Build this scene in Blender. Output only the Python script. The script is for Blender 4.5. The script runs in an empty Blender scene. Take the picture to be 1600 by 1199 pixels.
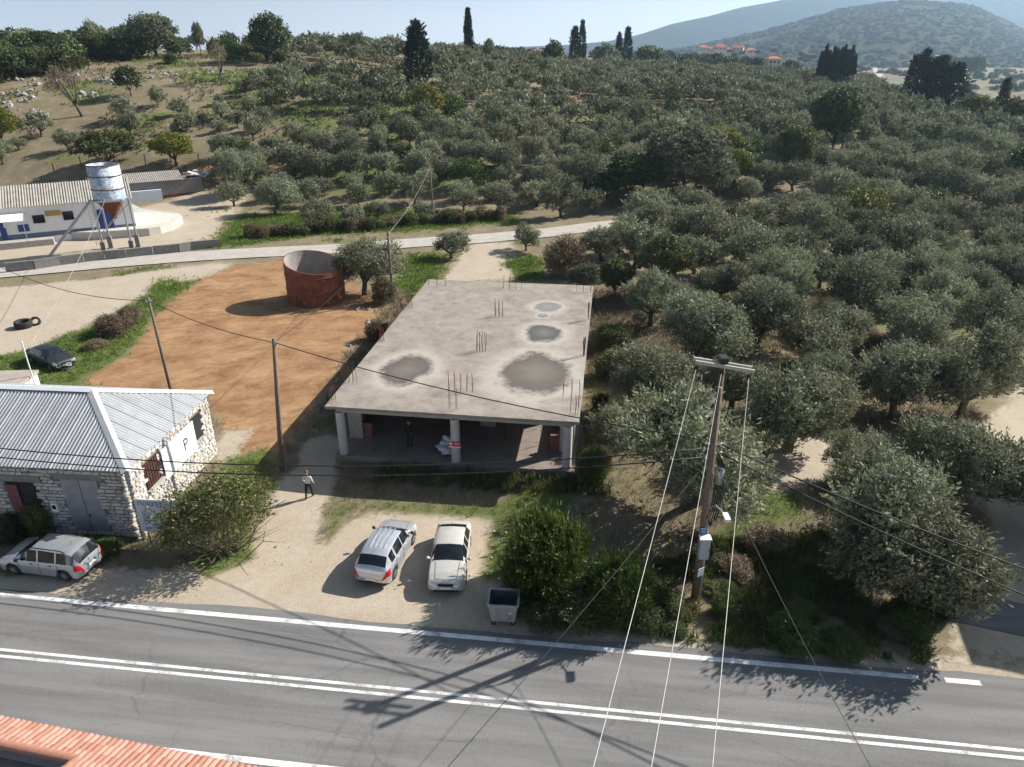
import bpy, math, random
import numpy as np
from mathutils import Matrix, Vector
random.seed(7); RNG = np.random.default_rng(7)
rad = math.radians
SC = bpy.context.scene; COL = SC.collection
# ------------------------------------------------------------------ camera, sky, sun, exposure
CAM_H = 22.5; TH = rad(25.1); FPX = 1120.0
cam_data = bpy.data.cameras.new('camera'); cam = bpy.data.objects.new('camera', cam_data); COL.objects.link(cam)
cam_data.sensor_width = 36.0; cam_data.lens = 36.0*FPX/1600.0; cam_data.clip_start = 0.1; cam_data.clip_end = 40000
cam.location = (0, 0, CAM_H); cam.rotation_euler = (rad(90)-TH, 0, 0); SC.camera = cam
SUN_AZ = math.atan2(0.885, 0.466); SUN_EL = rad(35.6)
W = bpy.data.worlds.new('World'); SC.world = W; W.use_nodes = True
wn = W.node_tree; wn.nodes.clear()
_sky = wn.nodes.new('ShaderNodeTexSky'); _sky.sky_type = 'NISHITA'; _sky.sun_disc = False
_sky.sun_elevation = SUN_EL; _sky.sun_rotation = SUN_AZ; _sky.altitude = 50
_sky.air_density = 0.55; _sky.dust_density = 1.2; _sky.ozone_density = 1.0
_bg = wn.nodes.new('ShaderNodeBackground'); _bg.inputs[1].default_value = 0.05
_wo = wn.nodes.new('ShaderNodeOutputWorld')
_tc = wn.nodes.new('ShaderNodeTexCoord'); _mp = wn.nodes.new('ShaderNodeMapping'); _mp.inputs['Scale'].default_value = (3, 3, 14)
_nz = wn.nodes.new('ShaderNodeTexNoise'); _nz.inputs['Scale'].default_value = 1.6; _nz.inputs['Detail'].default_value = 6
_rp = wn.nodes.new('ShaderNodeValToRGB'); _rp.color_ramp.elements[0].position = 0.42; _rp.color_ramp.elements[1].position = 0.72
_rp.color_ramp.elements[0].color = (1, 1, 1, 1); _rp.color_ramp.elements[1].color = (1.3, 1.24, 1.18, 1)
_mx = wn.nodes.new('ShaderNodeMixRGB'); _mx.blend_type = 'MULTIPLY'; _mx.inputs[0].default_value = 1.0
wn.links.new(_tc.outputs['Generated'], _mp.inputs[0]); wn.links.new(_mp.outputs[0], _nz.inputs[0]); wn.links.new(_nz.outputs[0], _rp.inputs[0])
wn.links.new(_rp.outputs[0], _mx.inputs[2]); wn.links.new(_sky.outputs[0], _mx.inputs[1])
# pale hazy band all round the horizon
_sx = wn.nodes.new('ShaderNodeSeparateXYZ'); wn.links.new(_tc.outputs['Generated'], _sx.inputs[0])
_mr = wn.nodes.new('ShaderNodeMapRange'); _mr.interpolation_type = 'SMOOTHSTEP'; _mr.inputs[1].default_value = 0.0; _mr.inputs[2].default_value = 0.14; _mr.inputs[3].default_value = 0.75; _mr.inputs[4].default_value = 0.0
wn.links.new(_sx.outputs[2], _mr.inputs[0])
_hz = wn.nodes.new('ShaderNodeMixRGB'); _hz.inputs[2].default_value = (27, 27.2, 27.4, 1); wn.links.new(_mr.outputs[0], _hz.inputs[0]); wn.links.new(_mx.outputs[0], _hz.inputs[1])
wn.links.new(_hz.outputs[0], _bg.inputs[0]); wn.links.new(_bg.outputs[0], _wo.inputs[0])
_sl = bpy.data.lights.new('sun', 'SUN'); _sl.energy = 5.0; _sl.angle = rad(0.53); _sl.color = (1.0, 0.955, 0.89)
_so = bpy.data.objects.new('sun', _sl); COL.objects.link(_so)
SUNV = Vector((math.sin(SUN_AZ)*math.cos(SUN_EL), math.cos(SUN_AZ)*math.cos(SUN_EL), math.sin(SUN_EL)))
_so.rotation_euler = (-SUNV).to_track_quat('-Z', 'Y').to_euler(); _so.location = (60, 60, 80)
SC.view_settings.view_transform = 'Standard'; SC.view_settings.look = 'None'; SC.view_settings.gamma = 1
SC.view_settings.use_curve_mapping = False; SC.view_settings.exposure = 0.95
SC.cycles.max_bounces = 4; SC.cycles.transparent_max_bounces = 4; SC.cycles.diffuse_bounces = 2
SC.cycles.glossy_bounces = 2; SC.cycles.volume_bounces = 0; SC.cycles.caustics_reflective = False; SC.cycles.caustics_refractive = False
# ------------------------------------------------------------------ terrain and placing
S_, C_ = math.sin(TH), math.cos(TH)
def ss(x): x = np.clip(x, 0, 1); return x*x*(3-2*x)
AA = [-1.2, -.7, -.45, -.2, -.02, .1, .25, .4, .6, .85, 1.3]
def vnoise(x, y, s, seed=0):
    x = np.asarray(x, float)/s+seed*17.3; y = np.asarray(y, float)/s+seed*9.1
    xi = np.floor(x); yi = np.floor(y); fx = x-xi; fy = y-yi; fx = fx*fx*(3-2*fx); fy = fy*fy*(3-2*fy)
    def h(i, j): v = np.sin(i*127.1+j*311.7+seed*74.7)*43758.5453; return v-np.floor(v)
    return (h(xi, yi)*(1-fx)+h(xi+1, yi)*fx)*(1-fy)+(h(xi, yi+1)*(1-fx)+h(xi+1, yi+1)*fx)*fy-0.5
def terr(x, y):
    x = np.asarray(x, float); y = np.asarray(y, float)
    a = np.clip(x/np.maximum(y, 40), -1.2, 1.3)
    foot = np.interp(a, AA, [118, 118, 114, 104, 100, 98, 98, 96, 92, 92, 92])
    crest = np.interp(a, AA, [215, 215, 225, 250, 262, 265, 265, 240, 200, 190, 190])
    zc = np.interp(a, AA, [19.5, 19.5, 20.3, 20.3, 16.4, 13.0, 11.6, 8.8, 5.0, 3.0, 2.5])
    u = np.clip((y-foot)/(crest-foot), 0, 1)
    z = zc*(0.35*ss(u)+0.65*np.sin(u*math.pi/2))*ss(u*5)
    far = np.interp(a, AA, [700, 700, 700, 700, 700, 700, 620, 330, 225, 205, 205])
    d = ss((y-far)/np.interp(a, AA, [300]*7+[260, 260, 260, 260]))
    z = z*(1-d)+(-11)*d
    z = z+ss((y-110)/60)*(1.6*vnoise(x, y, 38, 1)+0.8*vnoise(x, y, 14, 2))
    z = z+28*np.exp(-((x-262)/130)**2-((y-900)/110)**2)
    return z
def ray(u, v):
    xp = (u-800)/FPX; yp = (v-599.5)/FPX
    return np.array([xp, C_-yp*S_, -S_-yp*C_])
def P(u, v, z=0.0):
    d = ray(u, v); t = (z-CAM_H)/d[2]; return Vector((d[0]*t, d[1]*t, z))
def PY(u, v, Y):
    d = ray(u, v); t = Y/d[1]; return Vector((d[0]*t, Y, CAM_H+d[2]*t))
def G(u, v):
    d = ray(u, v); t = np.concatenate([np.arange(15, 320, .25), np.arange(320, 1500, 2)])
    p = d[None, :]*t[:, None]; z = CAM_H+p[:, 2]; h = terr(p[:, 0], p[:, 1]); k = np.where(z <= h)[0]
    k = k[0] if len(k) else len(t)-1
    return Vector((p[k, 0], p[k, 1], float(h[k])))
def proj(x, y, z):
    x = np.asarray(x); y = np.asarray(y); q = CAM_H-np.asarray(z)
    dep = y*C_+q*S_; dep = np.where(dep > 1, dep, 1); return 800+FPX*x/dep, 599.5+FPX*(-y*S_+q*C_)/dep, dep
# ------------------------------------------------------------------ mesh helpers
class MB:
    def __init__(s): s.v = []; s.f = []
    def add(s, vs, fs):
        o = len(s.v); s.v += [tuple(p) for p in vs]; s.f += [tuple(i+o for i in f) for f in fs]; return s
    def box(s, c, d, rz=0.0, M=None):
        x, y, z = d[0]/2, d[1]/2, d[2]/2
        m = Matrix.Translation(Vector(c)) @ (M if M is not None else Matrix.Rotation(rz, 4, 'Z'))
        vs = [m @ Vector(p) for p in ((-x,-y,-z),(x,-y,-z),(x,y,-z),(-x,y,-z),(-x,-y,z),(x,-y,z),(x,y,z),(-x,y,z))]
        return s.add(vs, [(0,3,2,1),(4,5,6,7),(0,1,5,4),(1,2,6,5),(2,3,7,6),(3,0,4,7)])
    def beam(s, a, b, w, h):
        a = Vector(a); b = Vector(b); d = b-a; L = d.length
        q = d.to_track_quat('X', 'Z').to_matrix().to_4x4()
        return s.box((a+b)/2, (L, w, h), M=q)
    def tube(s, pts, r, n=8, cap=True):
        pts = [Vector(p) for p in pts]; k = len(pts); rr = r if isinstance(r, (list, tuple)) else [r]*k
        vs = []; fs = []
        for i, p in enumerate(pts):
            t = (pts[min(i+1, k-1)]-pts[max(i-1, 0)])
            t = t.normalized() if t.length > 1e-6 else Vector((0, 0, 1))
            up = Vector((0, 0, 1)) if abs(t.z) < .95 else Vector((1, 0, 0))
            e1 = t.cross(up).normalized(); e2 = e1.cross(t)
            for j in range(n):
                a = 2*math.pi*j/n; vs.append(p+(e1*math.cos(a)+e2*math.sin(a))*rr[i])
        for i in range(k-1):
            for j in range(n): fs.append((i*n+j, i*n+(j+1) % n, (i+1)*n+(j+1) % n, (i+1)*n+j))
        if cap: fs += [tuple(range(n-1, -1, -1)), tuple(range((k-1)*n, k*n))]
        return s.add(vs, [f[::-1] for f in fs])
    def lathe(s, prof, n=24, c=(0,0,0), M=None, closed=False):
        vs = []; fs = []; k = len(prof); m = Matrix.Translation(Vector(c)) @ (M if M is not None else Matrix())
        for r, z in prof:
            for j in range(n):
                a = 2*math.pi*j/n; vs.append(m @ Vector((r*math.cos(a), r*math.sin(a), z)))
        for i in range(k if closed else k-1):
            i2 = (i+1) % k
            for j in range(n): fs.append((i*n+j, i*n+(j+1) % n, i2*n+(j+1) % n, i2*n+j))
        return s.add(vs, fs)
    def prism(s, poly, z0, z1):
        n = len(poly); vs = [(p[0], p[1], z0) for p in poly]+[(p[0], p[1], z1) for p in poly]
        ar = sum(poly[i][0]*poly[(i+1) % n][1]-poly[(i+1) % n][0]*poly[i][1] for i in range(n))
        fs = [tuple(range(n-1, -1, -1)), tuple(range(n, 2*n))]+[(i, (i+1) % n, n+(i+1) % n, n+i) for i in range(n)]
        if ar < 0: fs = [f[::-1] for f in fs]
        return s.add(vs, fs)
    def mesh(s, name, mat, smooth=False):
        m = bpy.data.meshes.new(name); m.from_pydata(s.v, [], s.f)
        if mat: m.materials.append(mat)
        if smooth: m.polygons.foreach_set('use_smooth', [True]*len(m.polygons))
        m.update(); return m
    def build(s, name, mat, parent=None, smooth=False):
        o = bpy.data.objects.new(name, s.mesh(name, mat, smooth)); COL.objects.link(o)
        if parent is not None: o.parent = parent
        return o
def new(name, mesh, parent=None, loc=(0,0,0), rot=(0,0,0), sc=(1,1,1)):
    o = bpy.data.objects.new(name, mesh); COL.objects.link(o); o.location = loc; o.rotation_euler = rot; o.scale = sc
    if parent is not None: o.parent = parent
    return o
def tag(o, label, cat, group=None):
    o['label'] = label; o['category'] = cat
    if group: o['group'] = group
    return o
def struct(o): o['kind'] = 'structure'; return o
def stuff(o, label=None, cat=None):
    o['kind'] = 'stuff'
    if label: tag(o, label, cat)
    return o
def thing(name, label, cat, loc=(0,0,0), rz=0.0, group=None):
    o = bpy.data.objects.new(name, None); COL.objects.link(o); o.empty_display_size = .2
    o.location = loc; o.rotation_euler = (0, 0, rz); return tag(o, label, cat, group)
def quads_mesh(name, V, mats, mi=None, var=None, smooth=False):
    n = len(V)//4; m = bpy.data.meshes.new(name)
    m.vertices.add(n*4); m.vertices.foreach_set('co', np.ascontiguousarray(V, dtype=np.float32).ravel())
    m.loops.add(n*4); m.loops.foreach_set('vertex_index', np.arange(n*4, dtype=np.int32))
    m.polygons.add(n); m.polygons.foreach_set('loop_start', np.arange(0, n*4, 4, dtype=np.int32))
    m.polygons.foreach_set('loop_total', np.full(n, 4, dtype=np.int32))
    for k in mats: m.materials.append(k)
    if mi is not None: m.polygons.foreach_set('material_index', np.asarray(mi, dtype=np.int32))
    if var is not None:
        a = m.attributes.new('var', 'FLOAT', 'FACE'); a.data.foreach_set('value', np.asarray(var, dtype=np.float32))
    m.update(calc_edges=True); m.validate(); return m
# ------------------------------------------------------------------ materials
def nodes(name):
    m = bpy.data.materials.new(name); m.use_nodes = True; t = m.node_tree; return m, t, t.nodes['Principled BSDF']
def lk(t, a, b): t.links.new(a, b)
def noise(t, scale, detail=5, rough=.6, coord=None, dims=None):
    n = t.nodes.new('ShaderNodeTexNoise'); n.inputs['Scale'].default_value = scale; n.inputs['Detail'].default_value = detail
    n.inputs['Roughness'].default_value = rough
    if coord is not None: lk(t, coord, n.inputs['Vector'])
    return n
def ramp(t, inp, stops):
    r = t.nodes.new('ShaderNodeValToRGB'); e = r.color_ramp.elements
    while len(e) < len(stops): e.new(0.5)
    for k, (p, c) in enumerate(stops): e[k].position = p; e[k].color = (*c, 1) if len(c) == 3 else c
    lk(t, inp, r.inputs[0]); return r
def mix(t, fac, a, b, mode='MIX'):
    n = t.nodes.new('ShaderNodeMixRGB'); n.blend_type = mode
    for k, v in ((0, fac), (1, a), (2, b)):
        if isinstance(v, (int, float)): n.inputs[k].default_value = v
        elif isinstance(v, tuple): n.inputs[k].default_value = (*v, 1) if len(v) == 3 else v
        else: lk(t, v, n.inputs[k])
    return n
def coords(t, kind='Object'):
    n = t.nodes.new('ShaderNodeTexCoord'); return n.outputs[kind]
def wpos(t): return t.nodes.new('ShaderNodeNewGeometry').outputs['Position']
def bump(t, b, h, strength=.3, dist=.02):
    n = t.nodes.new('ShaderNodeBump'); n.inputs['Strength'].default_value = strength; n.inputs['Distance'].default_value = dist
    lk(t, h, n.inputs['Height']); lk(t, n.outputs[0], b.inputs['Normal'])
def simple(name, col, rough=.6, metal=0.0, var=.18, scale=6, bmp=0.0, col2=None, world=False, spec=None, detail=6):
    m, t, b = nodes(name); c = wpos(t) if world else coords(t)
    n = noise(t, scale, detail, .62, c)
    d = tuple(x*(1-var) for x in col); l = tuple(min(1, x*(1+var)) for x in col)
    r = ramp(t, n.outputs[0], [(.3, d), (.7, col2 or l)]); lk(t, r.outputs[0], b.inputs['Base Color'])
    b.inputs['Roughness'].default_value = rough; b.inputs['Metallic'].default_value = metal
    if spec is not None: b.inputs['Specular IOR Level'].default_value = spec
    if bmp: bump(t, b, n.outputs[0], bmp, .03)
    return m
def leafmat(name, c1, c2, c3, trans=.18, rough=.5, spec=.35):
    """c1 dark, c2 mid, c3 light/silver; per-leaf attribute and per-tree random choose between them"""
    m, t, b = nodes(name)
    at = t.nodes.new('ShaderNodeAttribute'); at.attribute_name = 'var'
    oi = t.nodes.new('ShaderNodeObjectInfo')
    r = ramp(t, at.outputs['Fac'], [(0, c1), (.5, c2), (1, c3)])
    hs = t.nodes.new('ShaderNodeHueSaturation')
    ma = t.nodes.new('ShaderNodeMapRange'); ma.inputs[3].default_value = .488; ma.inputs[4].default_value = .512; lk(t, oi.outputs['Random'], ma.inputs[0])
    mb = t.nodes.new('ShaderNodeMapRange'); mb.inputs[3].default_value = .7; mb.inputs[4].default_value = 1.3
    ml = t.nodes.new('ShaderNodeMath'); ml.operation = 'FRACT'; mm = t.nodes.new('ShaderNodeMath'); mm.operation = 'MULTIPLY'; mm.inputs[1].default_value = 7.3
    lk(t, oi.outputs['Random'], mm.inputs[0]); lk(t, mm.outputs[0], ml.inputs[0]); lk(t, ml.outputs[0], mb.inputs[0])
    lk(t, ma.outputs[0], hs.inputs['Hue']); lk(t, mb.outputs[0], hs.inputs['Value']); lk(t, r.outputs[0], hs.inputs['Color'])
    n = noise(t, .45, 3, .5, wpos(t)); r2 = ramp(t, n.outputs[0], [(.3, (.78, .78, .78)), (.7, (1.15, 1.15, 1.1))])
    mx = mix(t, 1.0, hs.outputs[0], r2.outputs[0], 'MULTIPLY')
    lk(t, mx.outputs[0], b.inputs['Base Color']); b.inputs['Roughness'].default_value = rough; b.inputs['Specular IOR Level'].default_value = spec
    tr = t.nodes.new('ShaderNodeBsdfTranslucent'); lk(t, mx.outputs[0], tr.inputs[0])
    ms = t.nodes.new('ShaderNodeMixShader'); ms.inputs[0].default_value = trans
    lk(t, b.outputs[0], ms.inputs[1]); lk(t, tr.outputs[0], ms.inputs[2]); lk(t, ms.outputs[0], t.nodes['Material Output'].inputs[0])
    return m
M = {}
M['bark'] = simple('bark', (.11, .085, .062), .9, 0, .4, 5, .6)
M['olive'] = leafmat('olive_leaf', (.115, .127, .068), (.238, .252, .158), (.37, .385, .275), .2, .7, .12)
M['green'] = leafmat('green_leaf', (.045, .075, .018), (.085, .125, .028), (.15, .18, .05))
M['yellow'] = leafmat('yellow_green_leaf', (.12, .14, .025), (.19, .20, .035), (.30, .27, .06))
M['cypress'] = leafmat('cypress_leaf', (.016, .026, .013), (.03, .045, .020), (.05, .065, .032), .08)
M['brownleaf'] = leafmat('dry_leaf', (.12, .085, .05), (.2, .15, .09), (.33, .27, .18))
M['maquis'] = leafmat('maquis_leaf', (.035, .055, .02), (.07, .095, .032), (.12, .14, .055))
M['broom'] = leafmat('broom_leaf', (.042, .07, .013), (.078, .118, .022), (.15, .185, .042), .18)
M['mixed'] = leafmat('mixed_leaf', (.05, .08, .02), (.11, .135, .04), (.24, .19, .09))
M['grass'] = leafmat('grass_blade', (.08, .13, .02), (.13, .20, .03), (.2, .25, .06), .3)
M['concrete'] = simple('concrete', (.40, .375, .34), .9, 0, .16, 2.2, .15)
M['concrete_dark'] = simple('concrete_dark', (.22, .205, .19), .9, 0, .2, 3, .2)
M['white'] = simple('white_paint', (.78, .78, .76), .8, 0, .06, 1.3)
M['blue'] = simple('blue_paint', (.025, .05, .22), .6, 0, .2, 3)
M['metal'] = simple('galvanised_metal', (.42, .43, .44), .45, .6, .18, 4)
M['dark'] = simple('dark_opening', (.02, .02, .02), .8, 0, .2, 3)
M['black'] = simple('black_plastic', (.012, .012, .013), .5, 0, .2, 8)
M['cable_black'] = simple('black_cable', (.01, .01, .01), .6)
M['cable_light'] = simple('aluminium_wire', (.42, .41, .37), .5, .2)
M['wood_pole'] = simple('weathered_pole_wood', (.17, .125, .095), .9, 0, .35, 9, .4)
M['rust'] = simple('rust', (.17, .055, .025), .85, .1, .4, 2.5, .3)
M['brick'] = simple('brick', (.21, .10, .07), .9, 0, .25, 5, .3)
M['glass'] = simple('dark_glass', (.012, .015, .018), .06, 0, .1, 2, spec=.8)
M['rubber'] = simple('rubber', (.02, .02, .021), .85, 0, .25, 6)
# ------------------------------------------------------------------ ground, roads
RD = Vector((.9928, -.1193, 0)); RN = Vector((.1193, .9928, 0)); R0 = Vector((-23.2, 25.4, 0))
def road_off(x, y): return (np.asarray(x)-R0.x)*RN.x+(np.asarray(y)-R0.y)*RN.y
def road_al(x, y): return (np.asarray(x)-R0.x)*RD.x+(np.asarray(y)-R0.y)*RD.y
BACK = [G(u, v) for u, v in ((-260, 452), (-100, 437), (0, 427), (200, 409), (345, 398), (540, 388), (650, 379), (760, 372), (860, 363), (960, 351), (1060, 343), (1200, 329), (1330, 320))]
LANE = [G(u, v) for u, v in ((1640, 1010), (1600, 900), (1590, 800), (1580, 720), (1590, 660), (1625, 610), (1700, 560))]
TRACK = [G(u, v) for u, v in ((455, 850), (470, 790), (490, 740), (505, 700))]
TRACK2 = [G(u, v) for u, v in ((760, 380), (745, 400), (725, 425), (700, 450))]
def dist_poly(x, y, pts):
    d = np.full(np.shape(x), 1e9)
    for a, b in zip(pts[:-1], pts[1:]):
        ax, ay, bx, by = a[0], a[1], b[0], b[1]; L = (bx-ax)**2+(by-ay)**2
        t = np.clip(((x-ax)*(bx-ax)+(y-ay)*(by-ay))/L, 0, 1)
        d = np.minimum(d, np.hypot(x-ax-t*(bx-ax), y-ay-t*(by-ay)))
    return d
def sdf(x, y, poly):
    n = len(poly); d = dist_poly(x, y, list(poly)+[poly[0]]); ins = np.zeros(np.shape(x), bool)
    for i in range(n):
        x0, y0 = poly[i][0], poly[i][1]; x1, y1 = poly[(i+1) % n][0], poly[(i+1) % n][1]
        c = ((y0 > y) != (y1 > y)) & (x < (x1-x0)*(y-y0)/(y1-y0+1e-12)+x0); ins ^= c
    return np.where(ins, d, -d)
def W_(poly): return [G(u, v) for u, v in poly]
Z_PALE = [W_([(-150, 915), (60, 893), (300, 897), (385, 860), (405, 800), (440, 745), (505, 690), (500, 760), (490, 800), (505, 850), (560, 795), (700, 800), (775, 805), (760, 850), (765, 960), (740, 1000), (400, 975), (-150, 925)]),
          W_([(-200, 470), (0, 450), (420, 405), (300, 436), (170, 497), (60, 545), (0, 560), (-200, 600)]),
          W_([(200, 330), (290, 302), (395, 297), (360, 340), (330, 385), (-100, 430), (-100, 395)]),
          W_([(720, 385), (800, 378), (800, 405), (810, 440), (690, 440)]),
          W_([(335, 720), (340, 670), (400, 668), (370, 740)]),
          W_([(1545, 640), (1640, 560), (1700, 560), (1680, 1030), (1490, 1015), (1540, 820)]),
          W_([(1170, 770), (1200, 730), (1260, 680), (1310, 690), (1290, 760), (1230, 790)])]
Z_ORANGE = [W_([(300, 440), (350, 415), (440, 405), (560, 440), (600, 470), (590, 500), (540, 570), (500, 640), (430, 720), (340, 720), (325, 620), (150, 610), (120, 590), (190, 560), (240, 490)]),
            W_([(300, 262), (420, 250), (430, 262), (320, 282)])]
Z_GRASS = [W_([(250, 437), (300, 442), (255, 480), (200, 555), (120, 602), (-100, 620), (-100, 570), (60, 545), (170, 497)]),
           W_([(330, 388), (350, 350), (400, 335), (620, 330), (820, 335), (820, 350), (500, 370)]),
           W_([(620, 450), (625, 405), (690, 392), (700, 400), (690, 440), (640, 470)]),
           W_([(800, 405), (835, 400), (850, 440), (800, 440)]),
           W_([(500, 790), (570, 780), (770, 790), (880, 740), (930, 770), (800, 880), (770, 900), (772, 815), (640, 812), (560, 800), (510, 850)]),
           W_([(1150, 790), (1250, 780), (1260, 830), (1150, 830)]), W_([(1090, 870), (1150, 850), (1150, 910), (1080, 930)]),
           W_([(350, 720), (420, 690), (440, 740), (400, 800), (380, 870), (330, 890), (300, 860)]),
           W_([(0, 600), (60, 590), (150, 610), (0, 640)])]
def masks(x, y):
    w = .9*vnoise(x, y, 2.2, 5)+.5*vnoise(x, y, .8, 6)+1.2*vnoise(x, y, 6, 7)
    far = np.clip(y/60, .7, 3)
    def m(zs, soft):
        r = np.zeros(np.shape(x))
        for z in zs: r = np.maximum(r, ss(.5+(sdf(x, y, z)+w*far)/(soft*far)))
        return r
    pale = m(Z_PALE, 2.4); orange = m(Z_ORANGE, 3.0)*(1-.8*pale); grass = m(Z_GRASS, 2.6)
    dt = np.minimum(dist_poly(x, y, TRACK), dist_poly(x, y, TRACK2)); pale = np.maximum(pale, ss((1.9-dt+.5*w)/.8)); grass = grass*(1-ss((1.7-dt)/.6))
    ro = road_off(x, y); pale = np.maximum(pale, .75*ss((1.3-np.abs(ro+3.2)+3.6+.5*w)/.9)*(ro < 3))
    # far grove and hill: patchy green between dry brown
    hill = ss((y-100)/30); gn = ss((vnoise(x, y, 17, 8)+.6*vnoise(x, y, 5, 9)+.12)*2.2)
    grass = np.maximum(grass, .75*gn*hill)
    near = (1-hill)*ss((vnoise(x, y, 7, 10)+.5*vnoise(x, y, 2, 11)-.12)*4)*(1-pale)*(1-orange)
    grass = np.maximum(grass, .6*near)
    return np.clip(grass, 0, 1), np.clip(orange, 0, 1), np.clip(pale, 0, 1)
def lane_side(x, y): return dist_poly(x, y, BACK)
def gz(x, y, carve=True):
    x = np.asarray(x, float); y = np.asarray(y, float); z = terr(x, y)
    b = .05*vnoise(x, y, 1.3, 3)+.10*vnoise(x, y, 4.5, 4)
    # gentle mound in front of the concrete building and banks right of it
    b = b+.28*np.exp(-(((x-3.2)/4.2)**2+((y-32.6)/1.9)**2))+.55*ss((x-7)/6)*ss((y-27)/4)*(y < 100)*(1-ss((x-21)/3))*(1-ss((y-70)/20))
    d = np.minimum(dist_poly(x, y, BACK), 1e9); ro = road_off(x, y)
    flat = ss((d-3.2)/1.5)*ss((np.abs(ro+3.2)-3.8)/1.6)*ss((dist_poly(x, y, LANE)-2.0)/2)
    z = z+b*flat
    if carve:
        z = np.where(d < 3.0, z-.10, z); z = np.where(np.abs(ro+3.2) < 3.75, z-.06, z)
    return z
def axis(parts):
    out = []
    for a, b, n in parts: out.append(np.linspace(a, b, n, endpoint=False))
    return np.concatenate(out)
def build_ground():
    xs = axis([(-5000, -300, 24), (-300, -140, 24), (-140, -52, 60), (-52, 46, 218), (46, 150, 66), (150, 400, 34), (400, 7000, 36)])
    ys = axis([(-400, -40, 10), (-40, 8, 14), (8, 80, 160), (80, 300, 150), (300, 800, 50), (800, 14000, 32)])
    X, Y = np.meshgrid(xs, ys); Z = gz(X, Y); g, o, p = masks(X, Y)
    V = np.stack([X, Y, Z], -1).reshape(-1, 3); nx = len(xs); ny = len(ys)
    i = np.arange(nx*ny).reshape(ny, nx); F = np.stack([i[:-1, :-1], i[:-1, 1:], i[1:, 1:], i[1:, :-1]], -1).reshape(-1, 4)
    m = bpy.data.meshes.new('ground'); m.vertices.add(len(V)); m.vertices.foreach_set('co', V.astype(np.float32).ravel())
    n = len(F); m.loops.add(n*4); m.loops.foreach_set('vertex_index', F.astype(np.int32).ravel())
    m.polygons.add(n); m.polygons.foreach_set('loop_start', np.arange(0, n*4, 4, dtype=np.int32)); m.polygons.foreach_set('loop_total', np.full(n, 4, dtype=np.int32))
    m.polygons.foreach_set('use_smooth', [True]*n)
    a = m.attributes.new('zone', 'FLOAT_COLOR', 'POINT'); c = np.stack([g, o, p, np.ones_like(g)], -1).reshape(-1).astype(np.float32); a.data.foreach_set('color', c)
    m.update(calc_edges=True)
    mt, t, b = nodes('ground_soil'); w = wpos(t)
    at = t.nodes.new('ShaderNodeAttribute'); at.attribute_name = 'zone'
    sp = t.nodes.new('ShaderNodeSeparateColor'); lk(t, at.outputs['Color'], sp.inputs[0])
    n1 = noise(t, .35, 6, .65, w); n2 = noise(t, 2.6, 6, .7, w); n3 = noise(t, 14, 4, .7, w); n4 = noise(t, .06, 5, .6, w)
    soil = ramp(t, n2.outputs[0], [(.25, (.105, .085, .052)), (.5, (.19, .155, .10)), (.75, (.31, .26, .18))])
    dry = ramp(t, n3.outputs[0], [(.3, (.16, .12, .075)), (.7, (.34, .27, .18))])
    base = mix(t, n1.outputs[0], soil.outputs[0], dry.outputs[0])
    red = ramp(t, n4.outputs[0], [(.45, (0, 0, 0)), (.65, (.35, .35, .35))]); base = mix(t, red.outputs[0], base.outputs[0], (.27, .175, .115))
    n7 = noise(t, 1.1, 6, .75, w); og = ramp(t, n7.outputs[0], [(.4, (0, 0, 0)), (.62, (.75, .75, .75))]); base = mix(t, og.outputs[0], base.outputs[0], (.185, .17, .085))
    n9 = noise(t, .28, 6, .75, w); hg = ramp(t, n9.outputs[0], [(.36, (.12, .115, .055)), (.5, (.2, .165, .105)), (.66, (.32, .265, .185))]); base = mix(t, .5, base.outputs[0], hg.outputs[0])
    gcol = ramp(t, n3.outputs[0], [(.25, (.06, .08, .02)), (.5, (.115, .14, .042)), (.8, (.22, .205, .095))])
    ocol = ramp(t, n2.outputs[0], [(.25, (.20, .095, .04)), (.5, (.34, .188, .09)), (.8, (.48, .315, .175))])
    ocol = mix(t, .6, ocol.outputs[0], ramp(t, n1.outputs[0], [(.35, (.175, .085, .04)), (.65, (.43, .28, .155))]).outputs[0])
    pcol = ramp(t, n2.outputs[0], [(.2, (.30, .235, .165)), (.5, (.42, .345, .255)), (.85, (.55, .475, .375))])
    pcol = mix(t, .4, pcol.outputs[0], ramp(t, n1.outputs[0], [(.35, (.37, .27, .17)), (.65, (.50, .44, .36))]).outputs[0])
    pcol = mix(t, .28, pcol.outputs[0], ramp(t, n3.outputs[0], [(.35, (.25, .21, .16)), (.65, (.62, .55, .45))]).outputs[0])
    n23 = mix(t, .5, n2.outputs[0], n3.outputs[0])
    def fac(ch, nz, k=.6):
        s = t.nodes.new('ShaderNodeMath'); s.operation = 'MULTIPLY_ADD'; s.inputs[1].default_value = k; s.inputs[2].default_value = -k*.5
        lk(t, nz, s.inputs[0]); s2 = t.nodes.new('ShaderNodeMath'); s2.operation = 'ADD'; lk(t, ch, s2.inputs[0]); lk(t, s.outputs[0], s2.inputs[1])
        r = t.nodes.new('ShaderNodeMapRange'); r.inputs[1].default_value = .28; r.inputs[2].default_value = .72; lk(t, s2.outputs[0], r.inputs[0]); return r.outputs[0]
    c1 = mix(t, fac(sp.outputs[1], n2.outputs[0], 1.3), base.outputs[0], ocol.outputs[0])
    c2 = mix(t, fac(sp.outputs[2], n2.outputs[0], 1.5), c1.outputs[0], pcol.outputs[0])
    c3 = mix(t, fac(sp.outputs[0], n23.outputs[0], 1.7), c2.outputs[0], gcol.outputs[0])
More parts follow.
